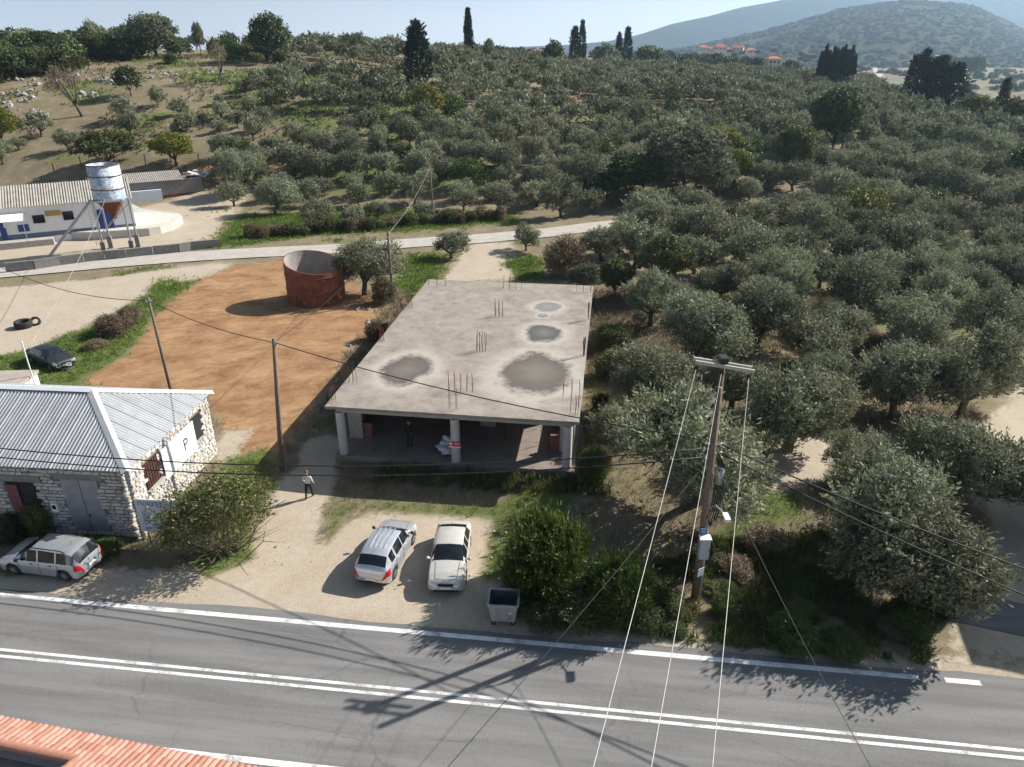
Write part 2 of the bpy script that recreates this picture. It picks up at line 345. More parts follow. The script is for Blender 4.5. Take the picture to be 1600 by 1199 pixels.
    # tyre-churned streaks in the orange yard
    nd = noise(t, .09, 3, .5, w); ad = mix(t, 9.0, w, nd.outputs['Color'], 'ADD'); wv = t.nodes.new('ShaderNodeTexWave'); wv.wave_type = 'RINGS'; wv.rings_direction = 'Z'; wv.inputs['Scale'].default_value = .22; wv.inputs['Distortion'].default_value = 9.0; wv.inputs['Detail'].default_value = 4; wv.inputs['Detail Scale'].default_value = 2.2
    lk(t, ad.outputs[0], wv.inputs[0]); n6 = noise(t, .18, 4, .6, w); st0 = ramp(t, wv.outputs['Fac'], [(.05, (.84, .82, .80)), (.4, (1.03, 1.03, 1.03))]); st = mix(t, ramp(t, n6.outputs[0], [(.36, (0, 0, 0)), (.55, (.9, .9, .9))]).outputs[0], (1, 1, 1), st0.outputs[0])
    mm = mix(t, sp.outputs[1], (1, 1, 1), st.outputs[0]); c4 = mix(t, 1.0, c3.outputs[0], mm.outputs[0], 'MULTIPLY')
    lk(t, c4.outputs[0], b.inputs['Base Color']); b.inputs['Roughness'].default_value = .95; b.inputs['Specular IOR Level'].default_value = .15
    bump(t, b, n3.outputs[0], .5, .06); m.materials.append(mt)
    struct(new('ground', m))
build_ground()
def asphalt(name, c0, c1, cracks=True, along=(1, 0)):
    m, t, b = nodes(name); w = wpos(t); ang = math.atan2(RD.y, RD.x)
    mp = t.nodes.new('ShaderNodeMapping'); mp.inputs['Rotation'].default_value = (0, 0, -ang); lk(t, w, mp.inputs[0])
    n1 = noise(t, .35, 8, .7, mp.outputs[0]); n2 = noise(t, 25, 3, .7, w)
    ms = t.nodes.new('ShaderNodeMapping'); ms.inputs['Scale'].default_value = (.12, 1.6, 1); lk(t, mp.outputs[0], ms.inputs[0]); n3 = noise(t, 1.0, 4, .55, ms.outputs[0])
    c = ramp(t, n1.outputs[0], [(.3, c0), (.7, c1)])
    c = mix(t, .6, c.outputs[0], ramp(t, n3.outputs[0], [(.38, tuple(x*.68 for x in c0)), (.62, tuple(x*1.15 for x in c1))]).outputs[0])
    c = mix(t, .35, c.outputs[0], ramp(t, n2.outputs[0], [(.3, tuple(x*.55 for x in c0)), (.7, tuple(x*1.3 for x in c1))]).outputs[0])
    if cracks:
        nw = noise(t, 1.3, 4, .6, mp.outputs[0]); ad = mix(t, .35, mp.outputs[0], nw.outputs['Color'], 'ADD')
        for sc, th, amt, ms_ in ((.33, .012, .55, (.45, 1, 1)), (1.7, .02, .45, (.7, 1, 1))):
            vm = t.nodes.new('ShaderNodeMapping'); vm.inputs['Scale'].default_value = ms_; lk(t, ad.outputs[0], vm.inputs[0])
            vo = t.nodes.new('ShaderNodeTexVoronoi'); vo.feature = 'DISTANCE_TO_EDGE'; vo.inputs['Scale'].default_value = sc; lk(t, vm.outputs[0], vo.inputs['Vector'])
            cr = ramp(t, vo.outputs['Distance'], [(0, (1, 1, 1)), (th, (0, 0, 0))])
            nm = noise(t, .16, 3, .6, mp.outputs[0]); mk = ramp(t, nm.outputs[0], [(.42, (0, 0, 0)), (.58, (amt*.6, amt*.6, amt*.6))])
            f = mix(t, 1.0, cr.outputs[0], mk.outputs[0], 'MULTIPLY'); c = mix(t, f.outputs[0], c.outputs[0], (.035, .035, .036))
    lk(t, c.outputs[0], b.inputs['Base Color']); b.inputs['Roughness'].default_value = .85; b.inputs['Specular IOR Level'].default_value = .25
    bump(t, b, n2.outputs[0], .25, .01); return m
M['asphalt'] = asphalt('old_asphalt', (.155, .152, .147), (.215, .208, .198))
M['asphalt_lane'] = asphalt('lane_asphalt', (.13, .13, .13), (.19, .185, .18), True)
M['road_concrete'] = simple('road_concrete', (.42, .38, .33), .9, 0, .13, .7, .1, world=True)
def roadpaint(name):
    m, t, b = nodes(name); w = wpos(t); n = noise(t, 22, 5, .75, w); n2 = noise(t, 1.2, 4, .6, w)
    f = mix(t, .5, n.outputs[0], n2.outputs[0]); r = ramp(t, f.outputs[0], [(.40, (.26, .255, .245)), (.52, (.74, .73, .71))])
    lk(t, r.outputs[0], b.inputs['Base Color']); b.inputs['Roughness'].default_value = .7; return m
M['paint'] = roadpaint('worn_road_paint')
def rp(al, off, z): p = R0+RD*al+RN*off; return (p.x, p.y, z)
def strip(mb, a0, a1, o0, o1, z, n=1):
    A = np.linspace(a0, a1, n+1)
    for i in range(n): mb.add([rp(A[i], o0, z), rp(A[i+1], o0, z), rp(A[i+1], o1, z), rp(A[i], o1, z)], [(0, 1, 2, 3)])
    return mb
rb = MB(); NA = 240; al = np.linspace(-150, 190, NA+1)
for i, a in enumerate(al):
    far = .45+.22*float(vnoise(a, 3.0, .9, 21))+.3*float(vnoise(a, 8.0, 4, 22)); near = -7.15+.15*float(vnoise(a, 5.0, 1.1, 23))
    rb.v += [rp(a, near, 0), rp(a, -3.2, .02), rp(a, far, 0)]
for i in range(NA): rb.f += [(3*i, 3*i+3, 3*i+4, 3*i+1), (3*i+1, 3*i+4, 3*i+5, 3*i+2)]
road = struct(rb.build('road', M['asphalt']))
def line(a0, a1, o, w):
    zz = lambda oo: .004+.02*(1-min(1, abs(oo+3.2)/3.7))
    mb = MB(); mb.add([rp(a0, o-w/2, zz(o-w/2)), rp(a1, o-w/2, zz(o-w/2)), rp(a1, o+w/2, zz(o+w/2)), rp(a0, o+w/2, zz(o+w/2))], [(0, 1, 2, 3)])
    mb.build('road_line', M['paint'], road)
a_end = road_al(*G(1432, 1058)[:2]); line(-150, a_end, 0, .25); d0 = road_al(*G(1475, 1062)[:2]); d1 = road_al(*G(1528, 1066)[:2]); line(d0, d1, 0, .25); line(d1+6, 190, 0, .25)
line(-150, 190, -3.0, .14); line(-150, 190, -3.32, .14); line(-150, 190, -6.6, .24)
def ribbon(name, pts, wl, wr, mat, dz, sub=8, seed=1):
    P3 = []
    n = len(pts)
    for i in range(n-1):
        p0, p1, p2, p3 = pts[max(i-1, 0)], pts[i], pts[i+1], pts[min(i+2, n-1)]
        for k in range(sub):
            t = k/sub; P3.append(.5*((2*p1)+(p2-p0)*t+(2*p0-5*p1+4*p2-p3)*t*t+(3*p1-p0-3*p2+p3)*t**3))
    P3.append(pts[-1]); mb = MB(); k = len(P3); NW = 5
    for i, p in enumerate(P3):
        d = (P3[min(i+1, k-1)]-P3[max(i-1, 0)]); d.z = 0; d.normalize(); nn = Vector((-d.y, d.x, 0))
        for j in range(NW):
            o = -wr+(wl+wr)*j/(NW-1)+(.25*float(vnoise(i*1.0, j*7.0, 2, seed)) if j in (0, NW-1) else 0)
            q = p+nn*o; mb.v.append((q.x, q.y, float(terr(q.x, q.y))+dz))
    for i in range(k-1):
        for j in range(NW-1): a = i*NW+j; mb.f.append((a, a+NW, a+NW+1, a+1))
    return struct(mb.build(name, mat))
ribbon('back_road', BACK, 2.3, 2.3, M['road_concrete'], .0, 8, 3)
ribbon('side_lane', [LANE[0], LANE[0].lerp(LANE[1], .25), LANE[0].lerp(LANE[1], .5)], 4.4, 4.4, M['asphalt_lane'], .03, 10, 4)
# ------------------------------------------------------------------ far hills
def hill(name, az, hgt, r0, r1, rc, seed, mat, rough):
    hgt = [h*1.6 for h in hgt]; r0 = r0*1.6; r1 = r1*1.6; rough = rough*1.6; rc = rc if rc == D1 else rc*1.6
    """heightfield over azimuth (x/y) and distance; az list of slopes, hgt crest height above the camera eye"""
    A = np.linspace(az[0], az[-1], 150); Rr = np.linspace(r0, r1, 60); mb = MB()
    AAg, RRg = np.meshgrid(A, Rr); H = np.interp(AAg, az, hgt)
    s = np.where(RRg < rc, np.sin(np.clip((RRg-r0)/(rc-r0), 0, 1)*math.pi/2), np.cos(np.clip((RRg-rc)/(r1-rc), 0, 1)*math.pi/2))
    X = AAg*RRg; Y = RRg
    nz = vnoise(X, Y, rough*6, seed)*1.0+vnoise(X, Y, rough*2.5, seed+1)*.6+vnoise(X, Y, rough, seed+2)*.3
    Z = -12+(H+34.5)*s*(1+.16*nz*(1-s*s*.8))
    i = np.arange(A.size*Rr.size).reshape(Rr.size, A.size)
    mb.v = [tuple(p) for p in np.stack([X, Y, Z], -1).reshape(-1, 3)]
    mb.f = [tuple(int(k) for k in q) for q in np.stack([i[:-1, :-1], i[:-1, 1:], i[1:, 1:], i[1:, :-1]], -1).reshape(-1, 4)]
    o = struct(mb.build(name, mat, smooth=True)); return X, Y, Z
def woodmat(name, a, b_, c, scale):
    m, t, b = nodes(name); w = wpos(t)
    vo = t.nodes.new('ShaderNodeTexVoronoi'); vo.inputs['Scale'].default_value = scale; lk(t, w, vo.inputs['Vector'])
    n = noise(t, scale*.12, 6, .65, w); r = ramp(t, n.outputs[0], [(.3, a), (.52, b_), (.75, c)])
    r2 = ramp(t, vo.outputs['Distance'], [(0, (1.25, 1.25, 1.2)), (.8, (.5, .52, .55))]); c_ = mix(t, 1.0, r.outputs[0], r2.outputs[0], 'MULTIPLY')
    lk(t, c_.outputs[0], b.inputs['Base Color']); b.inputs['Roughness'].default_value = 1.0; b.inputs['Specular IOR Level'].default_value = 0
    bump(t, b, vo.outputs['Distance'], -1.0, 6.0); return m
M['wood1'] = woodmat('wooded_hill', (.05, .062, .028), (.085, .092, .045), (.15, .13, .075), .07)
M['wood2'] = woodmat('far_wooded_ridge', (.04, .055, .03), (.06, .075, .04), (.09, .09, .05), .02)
K_ = 1.6; D1 = 1900.*K_
M['farwood'] = leafmat('far_woodland_leaf', (.028, .04, .022), (.048, .06, .03), (.10, .095, .05), .0, 1.0, 0.0)
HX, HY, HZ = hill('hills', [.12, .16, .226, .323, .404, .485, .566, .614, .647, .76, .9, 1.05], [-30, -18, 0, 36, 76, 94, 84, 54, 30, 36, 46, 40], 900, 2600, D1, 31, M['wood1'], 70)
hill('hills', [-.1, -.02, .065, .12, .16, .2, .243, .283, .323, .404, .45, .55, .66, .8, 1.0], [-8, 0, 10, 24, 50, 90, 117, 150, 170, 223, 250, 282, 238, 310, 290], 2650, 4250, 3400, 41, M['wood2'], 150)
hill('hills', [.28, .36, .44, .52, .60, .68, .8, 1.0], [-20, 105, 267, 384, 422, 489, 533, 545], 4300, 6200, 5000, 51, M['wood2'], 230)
# a wood that reads as one mass on the nearer hill
def blobs(name, pts, rad_, mat, label, cat, seed):
    rng = np.random.default_rng(seed); N = len(pts); t = (1+5**.5)/2
    ico = np.array([(-1,t,0),(1,t,0),(-1,-t,0),(1,-t,0),(0,-1,t),(0,1,t),(0,-1,-t),(0,1,-t),(t,0,-1),(t,0,1),(-t,0,-1),(-t,0,1)])/math.sqrt(1+t*t)
    fc = np.array([(0,11,5),(0,5,1),(0,1,7),(0,7,10),(0,10,11),(1,5,9),(5,11,4),(11,10,2),(10,7,6),(7,1,8),(3,9,4),(3,4,2),(3,2,6),(3,6,8),(3,8,9),(4,9,5),(2,4,11),(6,2,10),(8,6,7),(9,8,1)])
    V = ico[None]*(1+.35*rng.standard_normal((N, 12, 1)))*rad_[:, None, None]*np.array([1.1, 1.1, .85])+pts[:, None, :]
    F = fc[None]+(np.arange(N)*12)[:, None, None]
    m = bpy.data.meshes.new(name); m.vertices.add(N*12); m.vertices.foreach_set('co', V.astype(np.float32).ravel())
    n = N*20; m.loops.add(n*3); m.loops.foreach_set('vertex_index', F.astype(np.int32).ravel()); m.polygons.add(n)
    m.polygons.foreach_set('loop_start', np.arange(0, n*3, 3, dtype=np.int32)); m.polygons.foreach_set('loop_total', np.full(n, 3, dtype=np.int32))
    a = m.attributes.new('var', 'FLOAT', 'FACE'); a.data.foreach_set('value', np.repeat(rng.random(N), 20).astype(np.float32)*.8+.1)
    m.materials.append(mat); m.update(calc_edges=True); return stuff(new(name, m), label, cat)
_r = np.random.default_rng(5); _i = _r.integers(0, HX.shape[0]-1, 9000); _j = _r.integers(0, HX.shape[1]-1, 9000)
_f = _r.random((9000, 2)); bl = lambda A: (A[_i, _j]*(1-_f[:, 0])+A[_i+1, _j]*_f[:, 0])*(1-_f[:, 1])+(A[_i, _j+1]*(1-_f[:, 0])+A[_i+1, _j+1]*_f[:, 0])*_f[:, 1]
_px, _py, _pz = bl(HX), bl(HY), bl(HZ); _k = (_py < D1+130) & (vnoise(_px, _py, 140, 61) > -.25)
blobs('hill_woodland', np.stack([_px, _py, _pz+1], -1)[_k], (3.2+5.6*_r.random(9000))[_k], M['farwood'], 'dark scrub woodland covering the rounded hill on the right horizon', 'woodland', 3)
# ------------------------------------------------------------------ foliage makers
def unit(a): return a/np.maximum(np.linalg.norm(a, axis=-1, keepdims=True), 1e-9)
def leaves(pos, dr, L, Wd, rng, nrm=None):
    n = len(pos); side = unit(np.cross(dr, rng.standard_normal((n, 3)) if nrm is None else nrm))
    L = np.asarray(L)[:, None] if np.ndim(L) else np.full((n, 1), L); Wd = np.asarray(Wd)[:, None] if np.ndim(Wd) else np.full((n, 1), Wd)
    V = np.empty((n, 4, 3)); V[:, 0] = pos; V[:, 1] = pos+dr*L*.5+side*Wd*.5; V[:, 2] = pos+dr*L; V[:, 3] = pos+dr*L*.5-side*Wd*.5
    return V.reshape(-1, 3)
def sprigs(P0, AX, per, slen, L, Wd, rng, spread=.75, out=None):
    n = len(P0); t = rng.random((n, per, 1)); j = rng.standard_normal((n, per, 3))
    pos = P0[:, None]+AX[:, None]*t*slen+j*.10*np.mean(slen); d = unit(AX[:, None]*1.0+j[:, :, ::-1]*spread)
    sz = (.7+.6*rng.random((n*per)))
    tone = np.clip(np.repeat(rng.random(n), per)*.5+rng.random(n*per)*.5, 0, 1)
    nr = None if out is None else (np.repeat(out, per, 0)+.5*rng.standard_normal((n*per, 3)))
    return leaves(pos.reshape(-1, 3), d.reshape(-1, 3), L*sz, Wd*sz, rng, nr), tone
def lobes_crown(rng, lobes, nspr, per, slen, L, Wd, up=.7, spread=.75, zmin=-.55, inner=.12):
    C = np.array([l[:3] for l in lobes]); R = np.array([l[3] for l in lobes]); SQ = np.array([l[4] if len(l) > 4 else .85 for l in lobes])
    pr = R**2; pr = pr/pr.sum(); P0 = []; AX = []; OD = []; got = 0
    while got < nspr:
        k = rng.choice(len(R), nspr, p=pr); d = unit(rng.standard_normal((nspr, 3))); ok = d[:, 2] > zmin
        rr = R[k]*np.where(rng.random(nspr) < inner, rng.random(nspr)**.5, .84+.2*rng.random(nspr)**1.5)
        wisp = rng.random(nspr) < .07; rr = rr*np.where(wisp, 1.12+.28*rng.random(nspr), 1.0)
        p = C[k]+d*rr[:, None]*np.stack([np.ones(nspr), np.ones(nspr), SQ[k]], -1)
        for j in range(len(R)):
            q = (p-C[j]); q[:, 2] /= SQ[j]; ok &= ~((np.linalg.norm(q, axis=1) < .72*R[j]) & (k != j) & (rng.random(nspr) < .85))
        ok &= p[:, 2] > .05
        P0.append(p[ok]); OD.append(d[ok]); AX.append(unit(d[ok]*.75+np.array([0, 0, up])+.38*rng.standard_normal((ok.sum(), 3)))); got += ok.sum()
    P0 = np.concatenate(P0)[:nspr]; AX = np.concatenate(AX)[:nspr]; OD = np.concatenate(OD)[:nspr]; cc = (C*pr[:, None]).sum(0); OD = unit(OD*.7+unit(P0-cc)*.6)
    return sprigs(P0-AX*slen*.4, AX, per, slen*(.5+.9*rng.random((len(P0), 1, 1))**1.5), L, Wd, rng, spread, OD)
def crown_lobes(rng, n, R, zb, zt, rl=(.3, .48), flat=.9, low=-.45):
    h = (zt-zb)/2; zc = zb+h; out = [(0, 0, zc, R*.58, min(1, h/R))]
    for i in range(n):
        a = 2*math.pi*(i*.618+.12*rng.random()); e = low+(1-low)*((i+.5)/n)**.9; e = min(max(e+rng.normal(0, .08), low), .98); s = R*(rl[0]+(rl[1]-rl[0])*rng.random())
        c = math.sqrt(max(0, 1-e*e)); k = rng.uniform(.62, 1.22); rr = (R-s)*c*k
        out.append((rr*math.cos(a), rr*math.sin(a), zc+(h-s*flat)*e*(.85+.25*rng.random()), s, flat))
    return out
def trunk_mb(rng, lobes, th, r, limbs=5, lean=.25, fork=.5):
    mb = MB(); lx, ly = rng.normal(0, lean, 2); f = Vector((lx*.6, ly*.6, th*fork+.1))
    mb.tube([(0, 0, -.25), (lx*.15, ly*.15, th*.2), f], [r*1.35, r, r*.82], 8)
    idx = rng.permutation(len(lobes))[:limbs]
    for k in idx:
        c = Vector(lobes[k][:3]); m = f.lerp(c, .5)+Vector((rng.normal(0, .12), rng.normal(0, .12), -.18)); q = c+(c-f)*.12
        mb.tube([f-Vector((0, 0, .15)), m, c, q], [r*.6, r*.4, r*.2, r*.06], 6)
        for _ in range(2):
            e = c+Vector(rng.normal(0, .45, 3))*lobes[k][3]; mb.tube([m.lerp(c, .5), e], [r*.18, r*.04], 5)
    return mb
def tree_kind(seed, kind, lod):
    """(crown mesh, trunk mesh) about unit scale in metres"""
    rng = np.random.default_rng(seed)
    if kind == 'olive':
        R = 3.0; nc = int(rng.choice([1, 2, 2, 3])); lob = []
        for q in range(nc):
            a = 2*math.pi*q/nc+rng.random(); o = 0 if nc == 1 else R*rng.uniform(.3, .46); sr = R*(.95 if nc == 1 else rng.uniform(.6, .78)); zt = rng.uniform(4.0, 5.2)
            lob += [(x+o*math.cos(a), y+o*math.sin(a), z, r, f) for x, y, z, r, f in crown_lobes(rng, 22 if nc == 1 else 11, sr, rng.uniform(.15, .6), zt, (.2, .42), .9, -.75)]; cfg = {0: (1700, 10, .7, .22, .072), 1: (650, 8, .8, .32, .125), 2: (330, 7, .9, .44, .20)}[lod]
        V, tn = lobes_crown(rng, lob, *cfg, up=.8, spread=.85); th, tr, mat = 2.0, .22, 'olive'
    elif kind == 'broad':
        R = 3.2; lob = crown_lobes(rng, 24, R, .7, 6.4, (.2, .38), .95); cfg = {0: (2000, 12, .45, .22, .13), 1: (900, 9, .55, .30, .18), 2: (380, 7, .6, .46, .3)}[lod]
        V, tn = lobes_crown(rng, lob, *cfg, up=.3, spread=1.1); th, tr, mat = 2.4, .2, 'green'
    elif kind == 'shrub':
        R = 1.6; lob = [(x, y, z*.85, r, .9) for x, y, z, r, _ in crown_lobes(rng, 15, R, .0, 2.8, (.16, .46), .9, -.2)]
        lob += [(R*.55*math.cos(a), R*.55*math.sin(a), .5, .62, .9) for a in np.arange(0, 6.2, .9)]
        cfg = {0: (1500, 12, .55, .13, .05), 1: (600, 9, .55, .2, .09), 2: (300, 7, .6, .32, .17)}[lod]
        V, tn = lobes_crown(rng, lob, *cfg, up=.6, spread=.8, zmin=-.3); th, tr, mat = .8, .07, 'maquis'
    elif kind == 'broom':
        R = 1.7; lob = [(x, y, z*.9, r, .95) for x, y, z, r, _ in crown_lobes(rng, 16, R, .0, 2.7, (.2, .42), .95, -.2)]
        lob += [(R*.55*math.cos(a), R*.55*math.sin(a), .5, .65, .9) for a in np.arange(0, 6.2, .9)]
        V, tn = lobes_crown(rng, lob, 2300, 13, .62, .24, .042, up=1.3, spread=.35, zmin=-.3); th, tr, mat = .7, .06, 'broom'
    elif kind == 'cypress':
        n = {0: 1500, 1: 900, 2: 420}[lod]; h = rng.random(n)**.8; a = rng.random(n)*6.283
        prof = np.interp(h, [0, .06, .25, .55, .85, 1], [.5, .92, 1.0, .85, .42, .06])*(1+.16*np.sin(a*3+h*9)+.1*np.sin(a*5-h*15))
        p = np.stack([prof*np.cos(a), prof*np.sin(a), .5+h*8.8], -1)*np.array([.95, .95, 1]); p[:, :2] *= (.75+.3*rng.random((n, 1)))
        ax = unit(np.stack([np.cos(a)*.25, np.sin(a)*.25, np.ones(n)], -1)+.12*rng.standard_normal((n, 3)))
        V, tn = sprigs(p, ax, 9, .9, .42, .15, rng, .35); th, tr, mat = 1, .18, 'cypress'
        mb = MB().tube([(0, 0, -.3), (0, 0, 4), (0, 0, 8.6)], [.22, .16, .05], 8)
        return quads_mesh('crown', V, [M[mat]], var=tn), mb.mesh('trunk', M['bark'], True)
    elif kind == 'twiggy':
        lob = crown_lobes(rng, 22, 1.7, .0, 2.7, (.13, .36), .9, -.3); V, tn = lobes_crown(rng, lob, 900, 9, .6, .12, .045, up=.5, spread=1.0, zmin=-.5, inner=.3); mb = MB()
        for k in range(70):
            a = rng.random()*6.28; e = rng.uniform(.25, 1.5); L = rng.uniform(1.4, 2.35); d = Vector((math.cos(a)*math.cos(e), math.sin(a)*math.cos(e), math.sin(e))); b0 = Vector((rng.normal(0, .3), rng.normal(0, .3), 0)); m_ = b0+d*L*.5+Vector(rng.normal(0, .1, 3)); q_ = b0+d*L+Vector(rng.normal(0, .15, 3)); q_.z = max(q_.z, .1); mb.tube([b0, m_, q_], [.022, .014, .005], 4)
            mb.tube([m_, m_+Vector(rng.normal(0, .35, 3))+d*.3], [.01, .004], 4)
        return quads_mesh('crown', V, [M['mixed']], var=tn), mb.mesh('trunk', simple('pale_twig', (.24, .2, .15), .9), True)
    elif kind == 'bare':
        lob = crown_lobes(rng, 10, 2.4, 1.6, 5.2, (.26, .42), .9); V, tn = lobes_crown(rng, lob, 420, 6, .5, .26, .05, up=.8); th, tr, mat = 2.4, .2, 'brownleaf'
    mb = trunk_mb(rng, lob, th, tr, 6 if kind not in ('shrub', 'broom') else 9)
    return quads_mesh('crown', V, [M[mat]], var=tn), mb.mesh('trunk', M['bark'], True)
KC = {}
def kind_mesh(kind, lod, k):
    key = (kind, lod, k)
    if key not in KC: KC[key] = tree_kind(hash_(kind)+k*13+lod*101, kind, lod)
    return KC[key]
def hash_(s): return sum(ord(c)*(i+3) for i, c in enumerate(s))
def recolour(mesh, mat):
    key = ('rc', mesh.name, mat)
    if key not in KC:
        m = mesh.copy(); m.materials[0] = M[mat]; KC[key] = m
    return KC[key]
TREES = []
def tree(name, label, cat, x, y, kind, k, lod, sx, sz=None, mat=None, group=None, z=None, lean=0, rz=None):
    zz = float(gz(x, y)) if z is None else z
    r = thing(name, label, cat, (x, y, zz-.03), RNG.random()*6.28 if rz is None else rz, group)
    if lean: r.rotation_euler[1] = lean; r.rotation_euler[2] = 0
    cm, tm = kind_mesh(kind, lod, k); e = 1+RNG.uniform(-.16, .16); r.scale = (sx*e, sx/e, sz or sx)
    new('crown', recolour(cm, mat) if mat else cm, r); new('trunk', tm, r); TREES.append((x, y, 3*sx)); return r
# ------------------------------------------------------------------ concrete building shell
def corr(parent, name, O, ex, ey, en, s0, s1, lo, hi, pitch, amp, mat, sheet=.9, prof='sin'):
    """corrugated sheets: s runs along ex, ribs along ey between lo(s) and hi(s); one object per sheet"""
    O, ex, ey, en = Vector(O), Vector(ex), Vector(ey), Vector(en); s = s0; out = []
    while s < s1-1e-3:
        e = min(s+sheet, s1); n = max(2, int(round((e-s)/pitch*4))); mb = MB(); up = amp*.35
        for i in range(n+1):
            q = s+(e+.02-s)*i/n; q = min(q, s1); ph = q/pitch*2*math.pi; h = amp*math.sin(ph) if prof == 'sin' else amp*(1 if math.sin(ph) > .55 else -1 if math.sin(ph) < -.1 else 0)
            a, b = lo(q), hi(q); b = max(b, a+.01); lift = .012*(i == n)
            for t in (a, b): mb.v.append(tuple(O+ex*q+ey*t+en*(h+lift)))
        for i in range(n): mb.f.append((2*i, 2*i+2, 2*i+3, 2*i+1))
        out.append(mb.build(name, mat, parent, True)); s = e
    return out
FL = P(507, 635, 3.9); FR = P(905, 660, 3.9); BL = P(672, 437, 3.9); BR = P(934, 446, 3.9)
BRZ = math.atan2(FR.y-FL.y, FR.x-FL.x); BW = 14.55; BD = 25.1
bld = thing('concrete_building', 'unfinished concrete building shell with stained flat roof slab and rebar stubs', 'building', (FL.x, FL.y, 0), BRZ)
BM = Matrix.Translation((FL.x, FL.y, 0)) @ Matrix.Rotation(BRZ, 4, 'Z'); BMI = BM.inverted()
def bl_(u, v, z): return BMI @ P(u, v, z)
def slab_mat():
    m, t, b = nodes('stained_slab'); oc = coords(t)
    n1 = noise(t, .5, 6, .62, oc); n2 = noise(t, 3.5, 6, .7, oc); n3 = noise(t, 28, 3, .7, oc)
    c = ramp(t, n1.outputs[0], [(.28, (.195, .155, .12)), (.5, (.252, .205, .16)), (.72, (.32, .272, .22))])
    c = mix(t, .35, c.outputs[0], ramp(t, n2.outputs[0], [(.3, (.23, .185, .145)), (.7, (.42, .385, .345))]).outputs[0])
    c = mix(t, .25, c.outputs[0], ramp(t, n3.outputs[0], [(.3, (.22, .2, .18)), (.7, (.54, .5, .45))]).outputs[0])
    n8 = noise(t, 1.1, 7, .72, oc); c = mix(t, .75, c.outputs[0], ramp(t, n8.outputs[0], [(.32, (.165, .128, .098)), (.5, (.275, .235, .195)), (.68, (.36, .315, .265))]).outputs[0])
    def stain(c, cx, cy, rx, ry, dark, rim, k=1.0):
        mp = t.nodes.new('ShaderNodeMapping'); mp.vector_type = 'POINT'; mp.inputs['Location'].default_value = (-cx/rx, -cy/ry, 0); mp.inputs['Scale'].default_value = (1/rx, 1/ry, 0); lk(t, oc, mp.inputs[0])
        ln = t.nodes.new('ShaderNodeVectorMath'); ln.operation = 'LENGTH'; lk(t, mp.outputs[0], ln.inputs[0])
        ad = t.nodes.new('ShaderNodeMath'); ad.operation = 'MULTIPLY_ADD'; ad.inputs[1].default_value = 1.0; lk(t, n1.outputs[0], ad.inputs[0]); lk(t, ln.outputs['Value'], ad.inputs[2])
        ad2 = t.nodes.new('ShaderNodeMath'); ad2.operation = 'MULTIPLY_ADD'; ad2.inputs[1].default_value = .5; lk(t, n2.outputs[0], ad2.inputs[0]); lk(t, ad.outputs[0], ad2.inputs[2])
        r = ramp(t, ad2.outputs[0], [(.0, (.9*k,)*3), (.9, (1.0*k,)*3), (1.0, (.0,)*3)]); sh = t.nodes.new('ShaderNodeMath'); sh.operation = 'MULTIPLY'; sh.inputs[1].default_value = .56; lk(t, ad2.outputs[0], sh.inputs[0]); lk(t, sh.outputs[0], r.inputs[0])
        r.color_ramp.elements[0].color = (.55*k,)*3+(1,); r.color_ramp.elements[1].position = .84; r.color_ramp.elements[2].position = 1.0
        rm = ramp(t, sh.outputs[0], [(.9, (0, 0, 0)), (.97, (.5, .5, .5)), (1.0, (.0, .0, .0))]); rm.color_ramp.elements.new(.985); 
        rm2 = t.nodes.new('ShaderNodeMapRange'); rm2.inputs[1].default_value = 1.75; rm2.inputs[2].default_value = 2.35; rm2.inputs[3].default_value = .85; rm2.inputs[4].default_value = 0; lk(t, ad2.outputs[0], rm2.inputs[0])
        dk = ramp(t, n2.outputs[0], [(.3, tuple(x*.72 for x in dark)), (.7, dark)])
        c = mix(t, rm2.outputs[0], c.outputs[0], rim); return mix(t, r.outputs[0], c.outputs[0], dk.outputs[0])
    for (u, v, du, dv, dark) in ((838, 583, 62, 33, (.125, .107, .088)), (635, 577, 42, 24, (.12, .102, .085)), (850, 520, 33, 14, (.085, .085, .085)), (848, 493, 9, 4, (.2, .19, .18)), (856, 480, 24, 8, (.225, .215, .2))):
        a = bl_(u, v, 3.9); e = bl_(u+du, v, 3.9); f = bl_(u, v-dv, 3.9); c = stain(c, a.x, a.y, abs(e.x-a.x), abs(f.y-a.y), dark, (.44, .395, .335))
    lk(t, c.outputs[0], b.inputs['Base Color']); b.inputs['Roughness'].default_value = .9; bump(t, b, n3.outputs[0], .25, .01); return m
slab = MB()
NXs = 30
front = [(BW*i/NXs, .03*float(vnoise(i*1.0, 2.0, 2, 71))) for i in range(NXs+1)]
slab.prism(front+[(BW, BD), (0, BD)], 3.72, 3.9)
slab.build('roof_slab', slab_mat(), bld)
bm = MB(); bm.box((BW/2, .62, 3.52), (BW-.9, .3, .396)); bm.build('edge_beam', M['concrete'], bld)
for xx in (.55, BW-.55): MB().box((xx, BD/2+.5, 3.52), (.3, BD-1.4, .396)).build('edge_beam', M['concrete'], bld)
flr = MB(); flr.prism([(.15, .3), (BW-.15, .3), (BW-.15, BD-.1), (.15, BD-.1)], -.4, .5); flr.build('floor_slab', simple('brown_floor', (.24, .20, .165), .95, 0, .25, 1.2, .2), bld)  # floor in a darker, browner tone than the columns and beams
for cx in (.62, 7.45, BW-.62): MB().lathe([(.27, .5-.9*(cx > 10)), (.27, 3.33)], 20, (cx, .62, 0)).build('round_column', simple('pale_column', (.52, .50, .47), .9, 0, .1, 2), bld, True)
